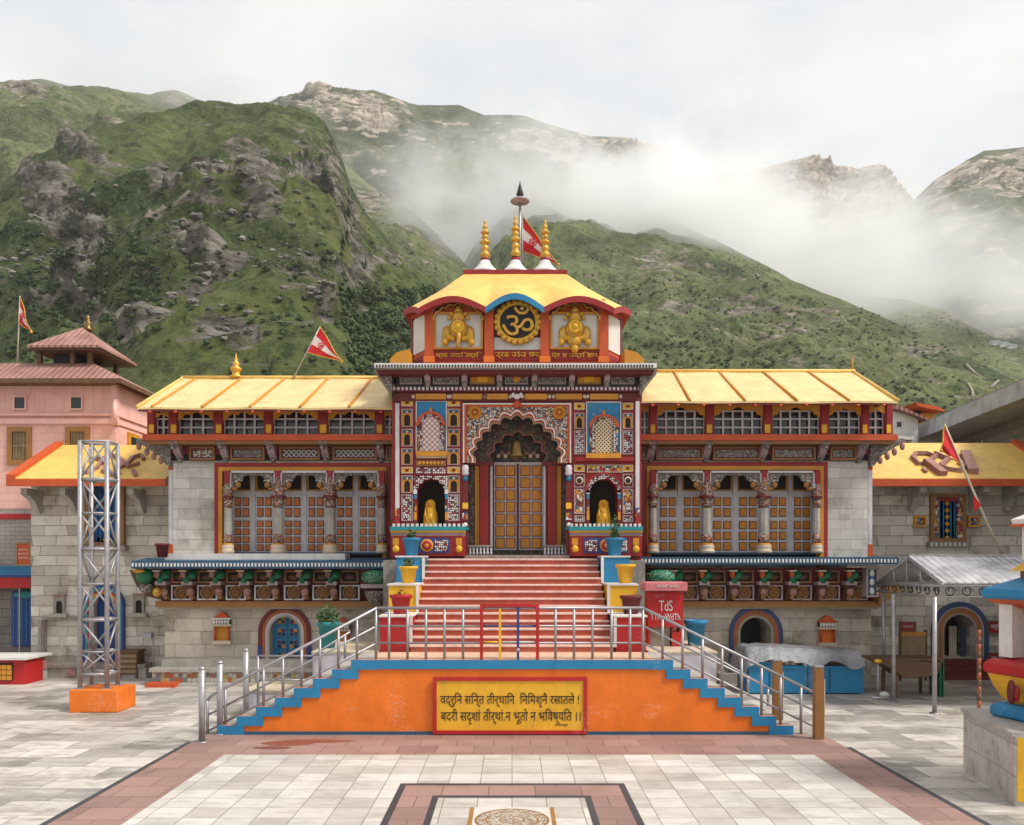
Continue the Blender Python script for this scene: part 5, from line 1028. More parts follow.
def barwin(px0,px1,t,u,side=False):
    b=B(); x0,x1,z0,z1=X(px0,Yw),X(px1,Yw),Z(u,Yw),Z(t,Yw); b.frame(x0,x1,z0,z1,.14,Yw-.06,Yw+.02,M['dochre']); b.box(x0+.14,x1-.14,Yw-.012,Yw+.02,z0+.14,z1-.14,M['glass']); wn=part('window',b,PH)
    b=B(); 
    for k in range(9): xx=x0+.18+(x1-x0-.36)*k/8; b.tube((xx,Yw-.03,z0+.14),(xx,Yw-.03,z1-.14),.014,M['lwood'],5)
    b.box(x0+.14,x1-.14,Yw-.045,Yw-.02,(z0+z1)/2-.02,(z0+z1)/2+.02,M['lwood']); part('window_bars',b,wn)
barwin(8,32,427,465); barwin(66,90,427,465)
b=B(); xs=xr_; b.box(xs-.02,xs+.06,25.2,26.0,Z(462,25.2),Z(432,25.2),M['ochre']); b.box(xs+.06,xs+.065,25.35,25.85,Z(458,25.2),Z(436,25.2),M['glass']); part('side_window',b,PH)
b=B(); hip(b,-20,-11.2,24.,27.2,zl,Z(361,24.6),1.2,.9,.9,'tinx','tiny'); rf=part('roof',b,PH)
b=B(); b.box(-20,-11.2,23.97,24.0,zl-.14,zl-.02,M['wood']); b.box(-11.22,-11.17,24.0,27.2,zl-.14,zl-.02,M['wood']); b.box(-19.8,-11.4,24.1,27,zl-.12,zl-.08,M['wood']); part('eave_board',b,rf)
zu=Z(345,24.5); b=B(); hip(b,X(27,24.5),-12.02,24.5,26.9,zu,Z(327,25.5),1.05,1.05,1.1,'tinx','tiny'); ur=part('upper_roof',b,PH)
b=B(); b.box(X(27,24.5)+.05,-12.07,24.55,26.85,zu-.12,zu-.07,M['wood'])
zd=Z(362,24.9)
for x_ in (X(40,24.9),X(73,24.9),-12.5):
    for y_ in (24.9,26.5): b.box(x_-.06,x_+.06,y_-.06,y_+.06,zd-.35,zu-.1,M['wood'])
b.box(X(50,24.9),-13,25.1,26.3,zd-.4,zu-.1,M['black']); part('cupola_post',b,ur)
b=B(); b.lathe([(.14,0),(.16,.05),(.08,.1),(.13,.2),(.1,.27),(.04,.3),(.07,.37),(.02,.5)],(X(88,25.7),25.7,Z(328,25.5)-.03),M['brass'],12); part('finial',b,ur)
# ---- shop front at far left
SH=root('shop_stall','blue and red shop front at the foot of the pink house','shop',(-13.8,23.5,0)); Y=23.4
b=B(); b.box(-16.5,X(30,Y),Y,Y+.5,Z(588,Y),Z(577,Y),M['bred']); b.add([(-16.5,Y-.05,Z(577,Y)),(X(30,Y),Y-.05,Z(577,Y)),(X(30,Y),Y+.9,Z(566,Y)),(-16.5,Y+.9,Z(566,Y))],[(0,1,2,3)],M['blue']); b.box(-16.5,X(30,Y),Y-.03,Y,Z(577.5,Y),Z(575,Y),M['dblue']); part('awning',b,SH)
b=B(); b.box(X(3,Y),X(29,Y),Y+.4,Y+.46,Z(648,Y),Z(592,Y),M['dblue']); b.ball((X(18,Y),Y+.35,Z(595,Y)),(.35,.06,.12),M['teal'],12,6)
for k in range(6): b.box(X(5+k*4.4,Y),X(5+k*4.4,Y)+.02,Y+.385,Y+.4,Z(646,Y),Z(594,Y),M['blue'])
part('shutter',b,SH); b=B(); b.box(X(16.5,Y),X(17.8,Y),Y+.1,Y+.14,0,Z(588,Y),M['galv']); part('pole',b,SH)
b=B(); b.box(-16.5,X(32,Y+.5),Y+.5,Y+.9,0,Z(588,Y),M['block']); part('wall',b,SH)
b=B(); Yc_=20.9; b.box(-14.,X(25,Yc_),Yc_,Yc_+.8,0,.62,M['bred']); b.box(-14.1,X(28,Yc_),Yc_-.1,Yc_+1.1,.62,.68,M['white']); b.box(-13.6,X(13,Yc_),Yc_-.02,Yc_,.1,.54,M['black'])
solo('shop_counter',b,'low red counter with white top and yellow goods inside at far left','counter',(-12.8,Yc_,0))
b=B()
for k in range(9): b.box(X(-2+k%3*5,Yc_),X(2.3+k%3*5,Yc_),Yc_-.06,Yc_-.021,.12+.13*(k//3),.23+.13*(k//3),M['ochre'])
solo('packets',b,'row of yellow packets stacked in the front of the red counter','goods',(-12.6,Yc_,0.1))
b=B(); Y=22.9; b.frame(X(16,Y),X(32,Y),Z(566,Y),Z(542,Y),.05,Y-.04,Y+.03,M['lwood']); b.box(X(16,Y)+.05,X(32,Y)-.05,Y-.02,Y+.02,Z(566,Y)+.05,Z(542,Y)-.05,M['rorange'])
sg_=solo('sign_board',b,'small red notice board with pale frame above the blue shop front','sign',(X(24,Y),Y,Z(566,Y))); 
for k in range(3): textpart('उ्रहरि छद',X(18.5,Y),X(29,Y),Z(551+k*4,Y),Z(548.5+k*4,Y),Y-.02,.01,M['white'],sg_)
b=B(); Y=22.0; b.box(X(118,Y),X(137,Y),Y,Y+.45,.1,.68,M['wood']); b.box(X(117,Y),X(138,Y),Y-.03,Y+.48,.68,.73,M['wood'])
for k in range(4): b.box(X(119,Y)+.0,X(136,Y),Y-.012,Y,.14+k*.135,.22+k*.135,M['lwood'])
for a in (118,135.5): b.box(X(a,Y),X(a+1.5,Y),Y,Y+.4,0,.1,M['wood'])
solo('wooden_crate',b,'brown wooden box with a flat lid standing right of the steel tower','box',(X(127,Y),Y,0))
b=B(); Y=21.9; x=X(153.5,Y); b.path([(x,Y,0),(x,Y,.9),(x-.02,Y,1.05),(x-.12,Y,1.12)],.02,M['galv'],6); b.box(x-.25,x-.02,Y-.1,Y+.1,1.08,1.2,M['galv']); b.box(x-.12,x+.12,Y-.12,Y+.12,0,.03,M['galv']); solo('flood_lamp',b,'thin floodlight stand by the stone wall left of the temple plinth','lamp',(x,Y,0))
b=B(); Y=21.6; b.box(X(29,Y),X(39,Y),Y,Y+.4,0,.26,M['stone']); b.box(X(30,Y),X(40,Y),Y+.1,Y+.4,.26,.5,M['emb']); b.box(X(31,Y),X(36,Y),Y+.2,Y+.4,.5,.62,M['pinkg']); solo('stone_step',b,'pinkish stone blocks piled at the left corner of the stone building','step',(X(34,Y),Y,0),None,.01)

# ================================================================ steel lattice tower
LT=root('lattice_tower','square grey steel lattice tower on an orange block at left','tower',(-8.6,17.5,0))
b=B(); b.box(X(69,17.05),X(69,17.05)+.98,17.05,17.9,0,.46,M['orange']); part('base_block',b,LT,None,.02)
ax,bx=X(80,17.25),X(107,17.25); ya,yb_=17.25,17.72; zt_=5.55
for x in (ax,bx):
    for y in (ya,yb_): b=B(); b.tube((x,y,.44),(x,y,zt_),.047,M['galv'],10); b.box(x-.09,x+.09,y-.09,y+.09,.461,.48,M['galv']); part('leg',b,LT)
lv=[Z(p,17.25) for p in (685,652,620,584,549,513,479,441)]; lv[0]=.75
cor=[(ax,ya),(bx,ya),(bx,yb_),(ax,yb_)]
for i,z in enumerate(lv):
    b=B()
    for k in range(4): b.tube(cor[k]+(z,),cor[(k+1)%4]+(z,),.036 if i%2==0 else .024,M['galv'],8)
    part('ring',b,LT)
for i in range(len(lv)-1):
    b=B()
    for k in range(4):
        p,q=cor[k],cor[(k+1)%4]
        if (i+k)%2==0: b.tube(p+(lv[i],),q+(lv[i+1],),.022,M['galv'],6)
        else: b.tube(q+(lv[i],),p+(lv[i+1],),.022,M['galv'],6)
        if i%2==0 and k%2==0: b.tube(((p[0]+q[0])/2,(p[1]+q[1])/2,(lv[i]+lv[i+1])/2),(q if (i+k)%2 else p)+(lv[i+1],),.018,M['galv'],6)
    part('brace',b,LT)

# ================================================================ red kiosk box on the right block
K=root('donation_box','red sign box with pink top and white lettering behind the right railing','sign box',(X(666,17.3),17.3,1.34)); Y=17.1
b=B(); b.box(X(648,Y),X(683,Y),Y,Y+.45,Z(627,Y),Z(592,Y),M['bred']); bx_=part('box_body',b,K)
textpart('TdS',X(659,Y),X(672.5,Y),Z(611,Y),Z(600.5,Y),Y,.012,M['white'],bx_); textpart('TTAwWdTh.',X(650.5,Y),X(681,Y),Z(620,Y),Z(613.5,Y),Y,.012,M['white'],bx_)
textpart('उ्रढि',X(654,Y),X(666,Y),Z(598,Y),Z(593.5,Y),Y,.01,M['pinksheet'],bx_); 
b=B(); b.box(X(644,Y),X(686,Y),Y-.15,Y+.5,Z(591,Y),Z(582,Y),M['pinksheet']); tp_=part('top_board',b,K,None,.02); textpart('उ्रहरि छदऊ',X(655,Y),X(678,Y),Z(588,Y),Z(584,Y),Y-.15,.01,M['white'],tp_)
b=B(); 
for p in (648,672,680): b.box(X(p,Y),X(p+2.5,Y),Y+.05,Y+.4,1.34,Z(627,Y),M['bred'])
b.box(X(651,Y),X(671,Y),Y+.1,Y+.38,1.34,Z(627,Y),M['gstone']); b.box(X(672,Y),X(681,Y),Y+.04,Y+.4,1.34,Z(632,Y),M['bred']); part('leg',b,K)

# ================================================================ blue stall under plastic
ST=root('market_stall','blue market stall covered with grey plastic sheet in front of the right wall','stall',(9.,19.5,0)); Y=19.4
x0,x1=X(749,Y),X(863,Y); zt_=Z(668,Y); b=B(); b.box(x0,x1,Y,Y+1.0,.03,zt_,M['blue']); b.box(x0-.03,x1+.03,Y-.03,Y+1.02,zt_,zt_+.04,M['blue'])
for p in (769,807,829): b.box(X(p,Y),X(p,Y)+.03,Y-.012,Y,.05,zt_,M['navy'])
part('counter',b,ST)
b=B()
for p in (750,806,860): 
    for y in (Y+.05,Y+.9): b.box(X(p,Y)-.03,X(p,Y)+.03,y-.03,y+.03,zt_,Z(657,Y),M['gpaint'])
b.box(x0,x1,Y+.03,Y+.07,Z(662,Y),Z(661,Y),M['maroon']); part('frame_post',b,ST)
b=B(); rnd=random.Random(3); b=B(); xx=X(783,Y); b.box(X(780,Y),X(857,Y),Y+.3,Y+.6,zt_+.04,zt_+.06,M['wood'])
while xx<X(852,Y):
    wd=rnd.uniform(.08,.2); b.box(xx,xx+wd,Y+.15+rnd.uniform(0,.1),Y+.6,zt_+.05,zt_+.05+rnd.uniform(.06,.2),M[rnd.choice(['maroon','wood','emb','cream','brown'])]); xx+=wd+.004
gd=part('goods',b,ST); 
b=B(); nx,ny=60,14; vs=[]
for j in range(ny+1):
    for i in range(nx+1):
        u,v=i/nx,j/ny; xx=X(740,Y)+(X(863,Y)-X(740,Y))*u; yy=Y-.12+1.3*v; 
        top=Z(655,Y)+.1+.05*math.sin(u*5+1)+.1*math.sin(u*PI)*.6
        edge=max(0,1-v*5); drop=.42*edge+(.25*max(0,(v-.85)*6)); hang=.0
        if u<.06: hang=(.06-u)*9
        wr=.035*noise.noise((u*14,v*5,1))+.012*noise.noise((u*30,v*12,4))
        vs.append((xx+wr,yy-.05*noise.noise((u*12,v*3,7)),top-drop*(.75+.5*noise.noise((u*6,0,3)))-hang+wr))
b.add(vs,[(j*(nx+1)+i,j*(nx+1)+i+1,(j+1)*(nx+1)+i+1,(j+1)*(nx+1)+i) for j in range(ny) for i in range(nx)],M['plastic'],True)
solo('plastic_sheet',b,'crumpled translucent plastic sheet draped over the blue stall','plastic sheet',(9,Y,Z(656,Y)))

# ================================================================ metal canopy at right
CN=root('canopy','corrugated metal gable canopy on steel posts before the right doorway','canopy',(9.5,18.4,0)); xg=8.72; xe=14.5
yf,yb2,ym=17.,20.1,18.5; zef,zeb,zm=Z(583.5,17.),Z(582,20.1),Z(556.5,18.5)
b=B(); 
for (ya_,za_,yb3,zb3) in ((yf,zef,ym,zm),(yb2,zeb,ym,zm)):
    q=[(xg,ya_,za_),(xe,ya_,za_),(xe,yb3,zb3),(xg,yb3,zb3)]; b.add(q+[(v[0],v[1],v[2]+.025) for v in q],[(0,1,2,3),(7,6,5,4),(0,4,5,1),(1,5,6,2),(2,6,7,3),(3,7,4,0)],M['sheet'])
rf=part('roof',b,CN); b=B(); b.box(xg,xe,ym-.06,ym+.06,zm+.01,zm+.05,M['galv']); part('ridge_cap',b,rf)
b=B(); b.tube((xg,yf,zef-.03),(xg,ym,zm-.03),.03,M['galv']); b.tube((xg,yb2,zeb-.03),(xg,ym,zm-.03),.03,M['galv']); b.tube((xg,yf,zef-.05),(xg,yb2,zeb-.05),.03,M['galv'])
for t in (.3,.5,.7): yy=yf+(yb2-yf)*t; zz=zef+(zm-zef)*(1-abs(t-.5)*2); b.tube((xg,yy,zef-.05),(xg,yy,zz-.03),.02,M['galv'],6)
b.tube((xg,17.7,zef-.05),(xg,ym,zm-.05),.015,M['galv'],6); part('gable_truss',b,CN)
b=B()
for z_ in (zef-.05,zef-.27): b.tube((xg,yf,z_),(12.,yf,z_),.018,M['galv'],6); b.tube((xg,yf,z_),(xg,yb2,z_),.018,M['galv'],6)
for k in range(9):
    x_=xg+.15+k*.34; b.path([(x_+.13*math.cos(t)*(1-t/14),yf,zef-.16+.08*math.sin(t)) for t in [q*.5 for q in range(20)]],.012,M['black'],5)
for k in range(8):
    y_=yf+.25+k*.38; b.path([(xg,y_+.13*math.cos(t)*(1-t/14),zef-.16+.08*math.sin(t)) for t in [q*.5 for q in range(20)]],.012,M['black'],5)
part('scroll_fascia',b,CN)
for px,yy in ((893.5,18.3),(934.5,16.95)):
    x_=X(px,yy); b=B(); b.tube((x_,yy,0),(x_,yy,zef-.27),.045,M['galv'],12); b.lathe([(.1,0),(.1,.02)],(x_,yy,0),M['galv'],12); part('post',b,CN)
for x_,yy in ((xg+.15,20.05),(13.9,20.05),(13.9,16.98)): b=B(); b.tube((x_,yy,0),(x_,yy,zef-.05),.04,M['galv'],8); part('post',b,CN)
# bench table, leaning boards, signs, rail
BT=root('wooden_table','long brown wooden tray table with slanted sides under the canopy','table',(8.7,19.3,0)); Y=18.9; x0,x1=X(879,Y),X(940,Y)
b=B(); b.prism([(x0-.1,.86),(x1+.05,.8),(x1-.05,.52),(x1-.6,.44),(x0+.55,.46),(x0+.35,.62)],Y,Y+.75,M['wood']); b.box(x0-.12,x1+.06,Y-.03,Y+.78,.84,.88,M['wood']); part('tray',b,BT)
for a,y_ in ((.4,Y+.05),(x1-x0-.1,Y+.05),(.4,Y+.7),(x1-x0-.1,Y+.7)): b=B(); b.box(x0+a-.03,x0+a+.03,y_-.03,y_+.03,0,.55,M['wood']); part('leg',b,BT)
b=B(); Y=20.9; b.box(X(901,Y),X(926,Y),Y,Y+.06,.15,Z(632,Y),M['lwood']); b.box(X(900,Y),X(901.5,Y),Y-.02,Y+.08,.1,Z(630,Y),M['wood']); b.box(X(925.5,Y),X(927,Y),Y-.02,Y+.08,.1,Z(630,Y),M['wood'])
for k in range(6): b.box(X(910,Y),X(912,Y),Y-.012,Y,.5+k*.17,.6+k*.17,M['gstone'])
b.box(X(901.5,Y),X(925.5,Y),Y-.02,Y,Z(634,Y)-.05,Z(632,Y),M['ochre']); solo('plank_board',b,'tall pale worn plank board standing behind the wooden table','board',(X(913,Y),Y,0))
def sgn(px0,px1,t,u,Y,lab,txt):
    b=B(); b.box(X(px0,Y),X(px1,Y),Y,Y+.05,Z(u,Y),Z(t,Y),M['red']); b.frame(X(px0,Y)-.03,X(px1,Y)+.03,Z(u,Y)-.03,Z(t,Y)+.03,.03,Y-.01,Y+.06,M['wood'])
    s_=solo('sign_board',b,lab,'sign',(X(px0,Y),Y,Z(u,Y))); b=None
    textpart(txt,X(px0+2,Y),X(px1-2,Y),Z(u-2.6,Y),Z(t+2.6,Y),Y,.012,M['white'],s_)
sgn(901,915,623,630.5,20.85,'small dark red sign fixed on top of the plank board','उ्रढद')
sgn(989,1006,622,632.5,22.5,'upper red sign with white writing on the stone wall right of the arched doorway','वसुधारा')
sgn(989,1007,654,664,22.5,'lower red sign with white marks on the stone wall right of the arched doorway','उ्र हद')
b=B(); Y=18.6; b.path([(X(878,Y),Y,0),(X(878,Y),Y,.85)],.02,M['galv'],6); b.path([(X(872,Y),Y,.05),(X(888,Y),Y,.05)],.03,M['gpaint'],6); b.ball((X(878,Y),Y,.86),(.09,.08,.05),M['yellow'],8,6); b.ball((X(884,Y),Y,.12),(.12,.1,.07),M['white'],8,6); solo('water_tap',b,'thin standpipe with a yellow cap near the end of the blue stall','pipe',(X(878,Y),Y,0))
b=B(); Y=19.; 
for p in (940,943): b.box(X(p,Y),X(p,Y)+.03,Y,Y+.5,0,.78,M['green'])
b.box(X(939,Y),X(944,Y),Y-.02,Y+.52,.78,.82,M['green']); b.box(X(939,Y),X(944,Y),Y,Y+.5,.4,.43,M['green']); solo('rack',b,'narrow green rack at the end of the wooden table','rack',(X(941,Y),Y,0))
b=B(); Y=15.4; x=X(979,Y)
for k in range(14): b.tube((x,Y,k*.13),(x,Y,(k+1)*.13-.0),.035,M['rust'] if k%2 else M['wood'],8)
solo('painted_pole',b,'slim rust and brown striped pole beside the marble plinth','pole',(x,Y,0))

# ================================================================ right foreground shrine
MP=root('marble_plinth','grey marble clad plinth with yellow front corner at the right edge','plinth',(6.7,11,0))
na,fa=(6.34,10.58),(6.66,12.4); d=Vector((fa[0]-na[0],fa[1]-na[1],0)).normalized(); rr=Vector((d.y,-d.x,0))
def quadz(b,p,q,w_,z0,z1,m,o=0): 
    p=Vector((p[0],p[1],0)); q=Vector((q[0],q[1],0)); P_=[p-rr*o,q-rr*o,q+rr*w_,p+rr*w_]; b.prism([(v.x,v.y) for v in P_],z0,z1,M[m],'z')
b=B(); quadz(b,na,fa,2.6,0,.87,'marble'); part('block',b,MP,None,.012); b=B(); quadz(b,na,fa,2.6,.87,.925,'marble',.04); part('top_slab',b,MP,None,.01)
b=B(); p=Vector((na[0],na[1],0)); P_=[p-d*.012+rr*.02,p-d*.0+rr*.02,p+rr*1.6,p-d*.012+rr*1.6]; b.prism([(v.x,v.y) for v in P_],.06,.86,M['yellow'],'z'); part('yellow_panel',b,MP)
SR=root('small_shrine','small colourful pavilion shrine with red rim, yellow bowl and blue roof on the marble plinth','shrine',(7.6,11.2,.925)); c=(7.6,11.25)
def sq(b,prof,m,rot=PI/4+.27,n=4,c=c):
    vs=[];fs=[]; K=len(prof)
    for r,z in prof:
        for k in range(n): a=2*PI*k/n+rot; r_=r*.80; vs.append((c[0]+r_*math.cos(a)*1.414,c[1]+r_*math.sin(a)*1.414,z))
    for j in range(K-1):
        for k in range(n): fs.append((j*n+k,j*n+(k+1)%n,(j+1)*n+(k+1)%n,(j+1)*n+k))
    fs.append(tuple(range(n))[::-1]); fs.append(tuple((K-1)*n+k for k in range(n))); b.add(vs,fs,M[m])
b=B(); sq(b,[(.88,.925),(.93,.95),(.93,1.07),(.86,1.12)],'blue'); part('base',b,SR,None,.02)
b=B(); sq(b,[(.7,1.12),(.78,1.18),(.88,1.34),(.95,1.52)],'yellow'); bw_=part('bowl',b,SR)
for k in range(3):
    b=B(); a=PI+.27; n0=Vector((math.cos(a),math.sin(a),0)); t0=Vector((-n0.y,n0.x,0)); p=Vector((c[0],c[1],1.32))+n0*.84+t0*(.62-.45*k); b.ball(p,(.05,.07,.17),M['maroon'],10,8); b.ball(p+n0*.01+t0*.1,(.03,.05,.12),M['red'],8,6); part('petal_ornament',b,bw_)
b=B(); sq(b,[(.95,1.52),(1.0,1.54),(1.0,1.66),(.92,1.72),(.6,1.76)],'bred'); part('rim',b,SR,None,.015)
for sx in (-1,1):
    for sy in (-1,1):
        u=Vector((math.cos(.27),math.sin(.27),0)); v=Vector((-u.y,u.x,0)); p=Vector((c[0],c[1],0))+u*sx*.55+v*sy*.55; b=B(); P_=[p-u*.11-v*.11,p+u*.11-v*.11,p+u*.11+v*.11,p-u*.11+v*.11]; b.prism([(q.x,q.y) for q in P_],1.76,2.5,M['white'],'z'); part('pillar',b,SR)
b=B(); sq(b,[(.45,1.76),(.45,2.45)],'maroon'); sq(b,[(.6,2.36),(.6,2.43)],'ochre'); part('core',b,SR)
b=B(); sq(b,[(.7,2.44),(.92,2.52),(.95,2.56)],'rorange'); sq(b,[(.97,2.56),(1.02,2.6),(1.0,2.7),(.75,2.8),(.6,2.86)],'blue'); rf=part('roof',b,SR)
b=B()
for k in range(4):
    a=PI/2*k+.27; n0=Vector((math.cos(a),math.sin(a),0)); t0=Vector((-n0.y,n0.x,0))
    for q in range(9): p=Vector((c[0],c[1],2.6))+n0*.99+t0*(-.88+.22*q); b.ball(p,(.07,.07,.07),M['blue'],8,5)
part('scallop_edge',b,rf) if False else None
b=B(); sq(b,[(.6,2.86),(.6,2.95)],'brown'); sq(b,[(.72,2.95),(.56,3.07),(.5,3.14)],'yellow'); part('middle_roof',b,SR)
b=B(); sq(b,[(.58,3.1),(.58,3.6)],'white'); sq(b,[(.68,3.59),(.7,3.66),(.45,3.78),(.05,3.9)],'white'); sq(b,[(.71,3.56),(.71,3.59)],'rorange'); part('lantern_top',b,SR)
b=B()
for k in range(4):
    a=PI/2*k+.27; n0=Vector((math.cos(a),math.sin(a),0)); b.ball(Vector((c[0],c[1],3.3))+n0*.545,(.04,.05,.07),M['maroon'],8,6)
part('lantern_opening',b,SR)

# ================================================================ buildings behind right
CB=root('concrete_building','grey block building with a heavy overhanging concrete roof slab at right edge','building',(17,27,0))
e0,e1=Vector((15.05,32,0)),Vector((13.85,21.5,0)); dd=(e1-e0).normalized(); e1=e0+dd*16; pr=Vector((-dd.y,dd.x,0)); pr=pr if pr.x>0 else -pr
b=B(); b.prism([(e0.x,e0.y),(e1.x,e1.y),(e1.x+pr.x*7,e1.y+pr.y*7),(e0.x+pr.x*7,e0.y+pr.y*7)],7.55,8.05,M['concrete'],'z'); rf=part('roof_slab',b,CB,None,.02)
b=B(); b.prism([(e0.x+pr.x*.08,e0.y+pr.y*.08),(e1.x+pr.x*.08,e1.y+pr.y*.08),(e1.x+pr.x*.2,e1.y+pr.y*.2),(e0.x+pr.x*.2,e0.y+pr.y*.2)],8.05,8.12,M['gstone'],'z'); part('parapet',b,rf)
b=B(); w0,w1=e0-dd*.0+pr*1.3,e1+pr*1.3; b.prism([(w0.x,w0.y),(w1.x,w1.y),(w1.x+pr.x*5,w1.y+pr.y*5),(w0.x+pr.x*5,w0.y+pr.y*5)],0,7.55,M['block'],'z'); part('wall',b,CB)
for s_ in (2.6,8.1,10.4,12.):
    p=e0+dd*s_+pr*1.27; q=p+dd*.85; b=B(); P_=[p,q,q+pr*.05,p+pr*.05]; b.prism([(v.x,v.y) for v in P_],5.7,7.1,M['glass'],'z'); wn=part('window',b,CB)
    b=B(); 
    for t in (0,.42,.85): r_=p+dd*t-pr*.03; P_=[r_-dd*.04,r_+dd*.04,r_+dd*.04+pr*.05,r_-dd*.04+pr*.05]; b.prism([(v.x,v.y) for v in P_],5.65,7.15,M['cream'],'z')
    part('window_frame',b,wn)
WH=root('white_house','small white house with a red tin roof behind the right wing','house',(14.4,30,0)); Y=30.
x0,x1=X(884,Y),X(918,Y); b=B(); b.prism([(x0,0),(x1,0),(x1,Z(419,Y)),(X(904,Y),Z(414,Y)),(x0,Z(408,Y))],Y,Y+4,M['white']); part('wall',b,WH); b=B(); b.box(X(896,Y),X(901.5,Y),Y-.02,Y+.02,Z(427.5,Y),Z(421.5,Y),M['glass']); b.frame(X(895.4,Y),X(902,Y),Z(428,Y),Z(421,Y),.03,Y-.04,Y,M['white']); part('window',b,WH)
b=B(); b.prism([(X(884,Y),Z(405.5,Y)),(X(896,Y),Z(407,Y)),(X(924,Y),Z(420,Y)),(X(924,Y),Z(421.5,Y)),(X(896,Y),Z(411,Y)),(X(884,Y),Z(409,Y))],Y-.3,Y+4,M['tinx']); part('roof',b,WH)
b=B(); Y=29.; b.box(X(886,Y),X(916,Y),Y,Y+3,0,Z(436,Y),M['concrete']); b.box(X(886,Y),X(912,Y),Y-.1,Y,Z(440,Y),Z(437,Y),M['white']); solo('low_block',b,'pale flat-roofed block in front of the small white house','building',(14,Y,0))
OH=root('small_house','little ochre house with an orange-red tin roof beside the concrete slab','house',(15.9,34,0)); Y=34.
b=B(); b.box(X(912,Y),X(935,Y),Y,Y+4,0,Z(413,Y),M['ochre']); b.box(X(914,Y),X(920,Y),Y-.02,Y,Z(417,Y),Z(411,Y),M['glass']) ; part('wall',b,OH); b=B(); b.prism([(X(908,Y),Z(405,Y)),(X(930,Y),Z(409,Y)),(X(938,Y),Z(413,Y)),(X(936,Y),Z(414,Y)),(X(911,Y),Z(409,Y))],Y-.6,Y+4,M['rorange']); part('roof',b,OH)
# ================================================================ mountains
def mtn(name,thr=.47,g1=(.15,.16,.065),g2=(.085,.098,.042),r1=(.33,.29,.235),r2=(.165,.145,.115),sc_=.03,gd=(.035,.052,.022),gb=(.15,.13,.07),bd=1.6):
    m,n,l,b=_new(name,.95,0,.1); tc=n.new('ShaderNodeTexCoord'); v=tc.outputs['Object']
    at=n.new('ShaderNodeAttribute'); at.attribute_name='rock'
    gn=_noise(n,l,v,sc_,11,.66); g=_ramp(n,l,gn,[(.34,gd),(.46,g2),(.58,g1),(.7,gb)])
    g=_mix(n,l,_ramp(n,l,_noise(n,l,v,sc_*14,7,.72),[(.45,0),(.6,.8)]),g,gd)
    g=_mix(n,l,_ramp(n,l,_noise(n,l,v,sc_*40,5,.7),[(.5,0),(.68,.5)]),g,mul(g1,1.5))
    mp=n.new('ShaderNodeMapping'); mp.inputs['Scale'].default_value=(1,1,2.6); mp.inputs['Rotation'].default_value=(.12,.2,0); l.new(v,mp.inputs[0])
    rn=_noise(n,l,mp.outputs[0],sc_*7,12,.74); rk=_ramp(n,l,rn,[(.36,mul(r2,.3)),(.48,r2),(.58,r1),(.7,mul(r1,1.4))])
    q=n.new('ShaderNodeMath'); q.operation='ADD'; l.new(_noise(n,l,mp.outputs[0],sc_*3.3,12,.72),q.inputs[0]); l.new(at.outputs['Fac'],q.inputs[1])
    f=_ramp(n,l,q.outputs[0],[(thr+.1,0),(thr+.16,1)])
    col=_mix(n,l,f,g,rk); l.new(col,b.inputs['Base Color'])
    _bump(n,l,b,_mix(n,l,f,_noise(n,l,v,sc_*14,10,.7),rn),1.,bd); return m
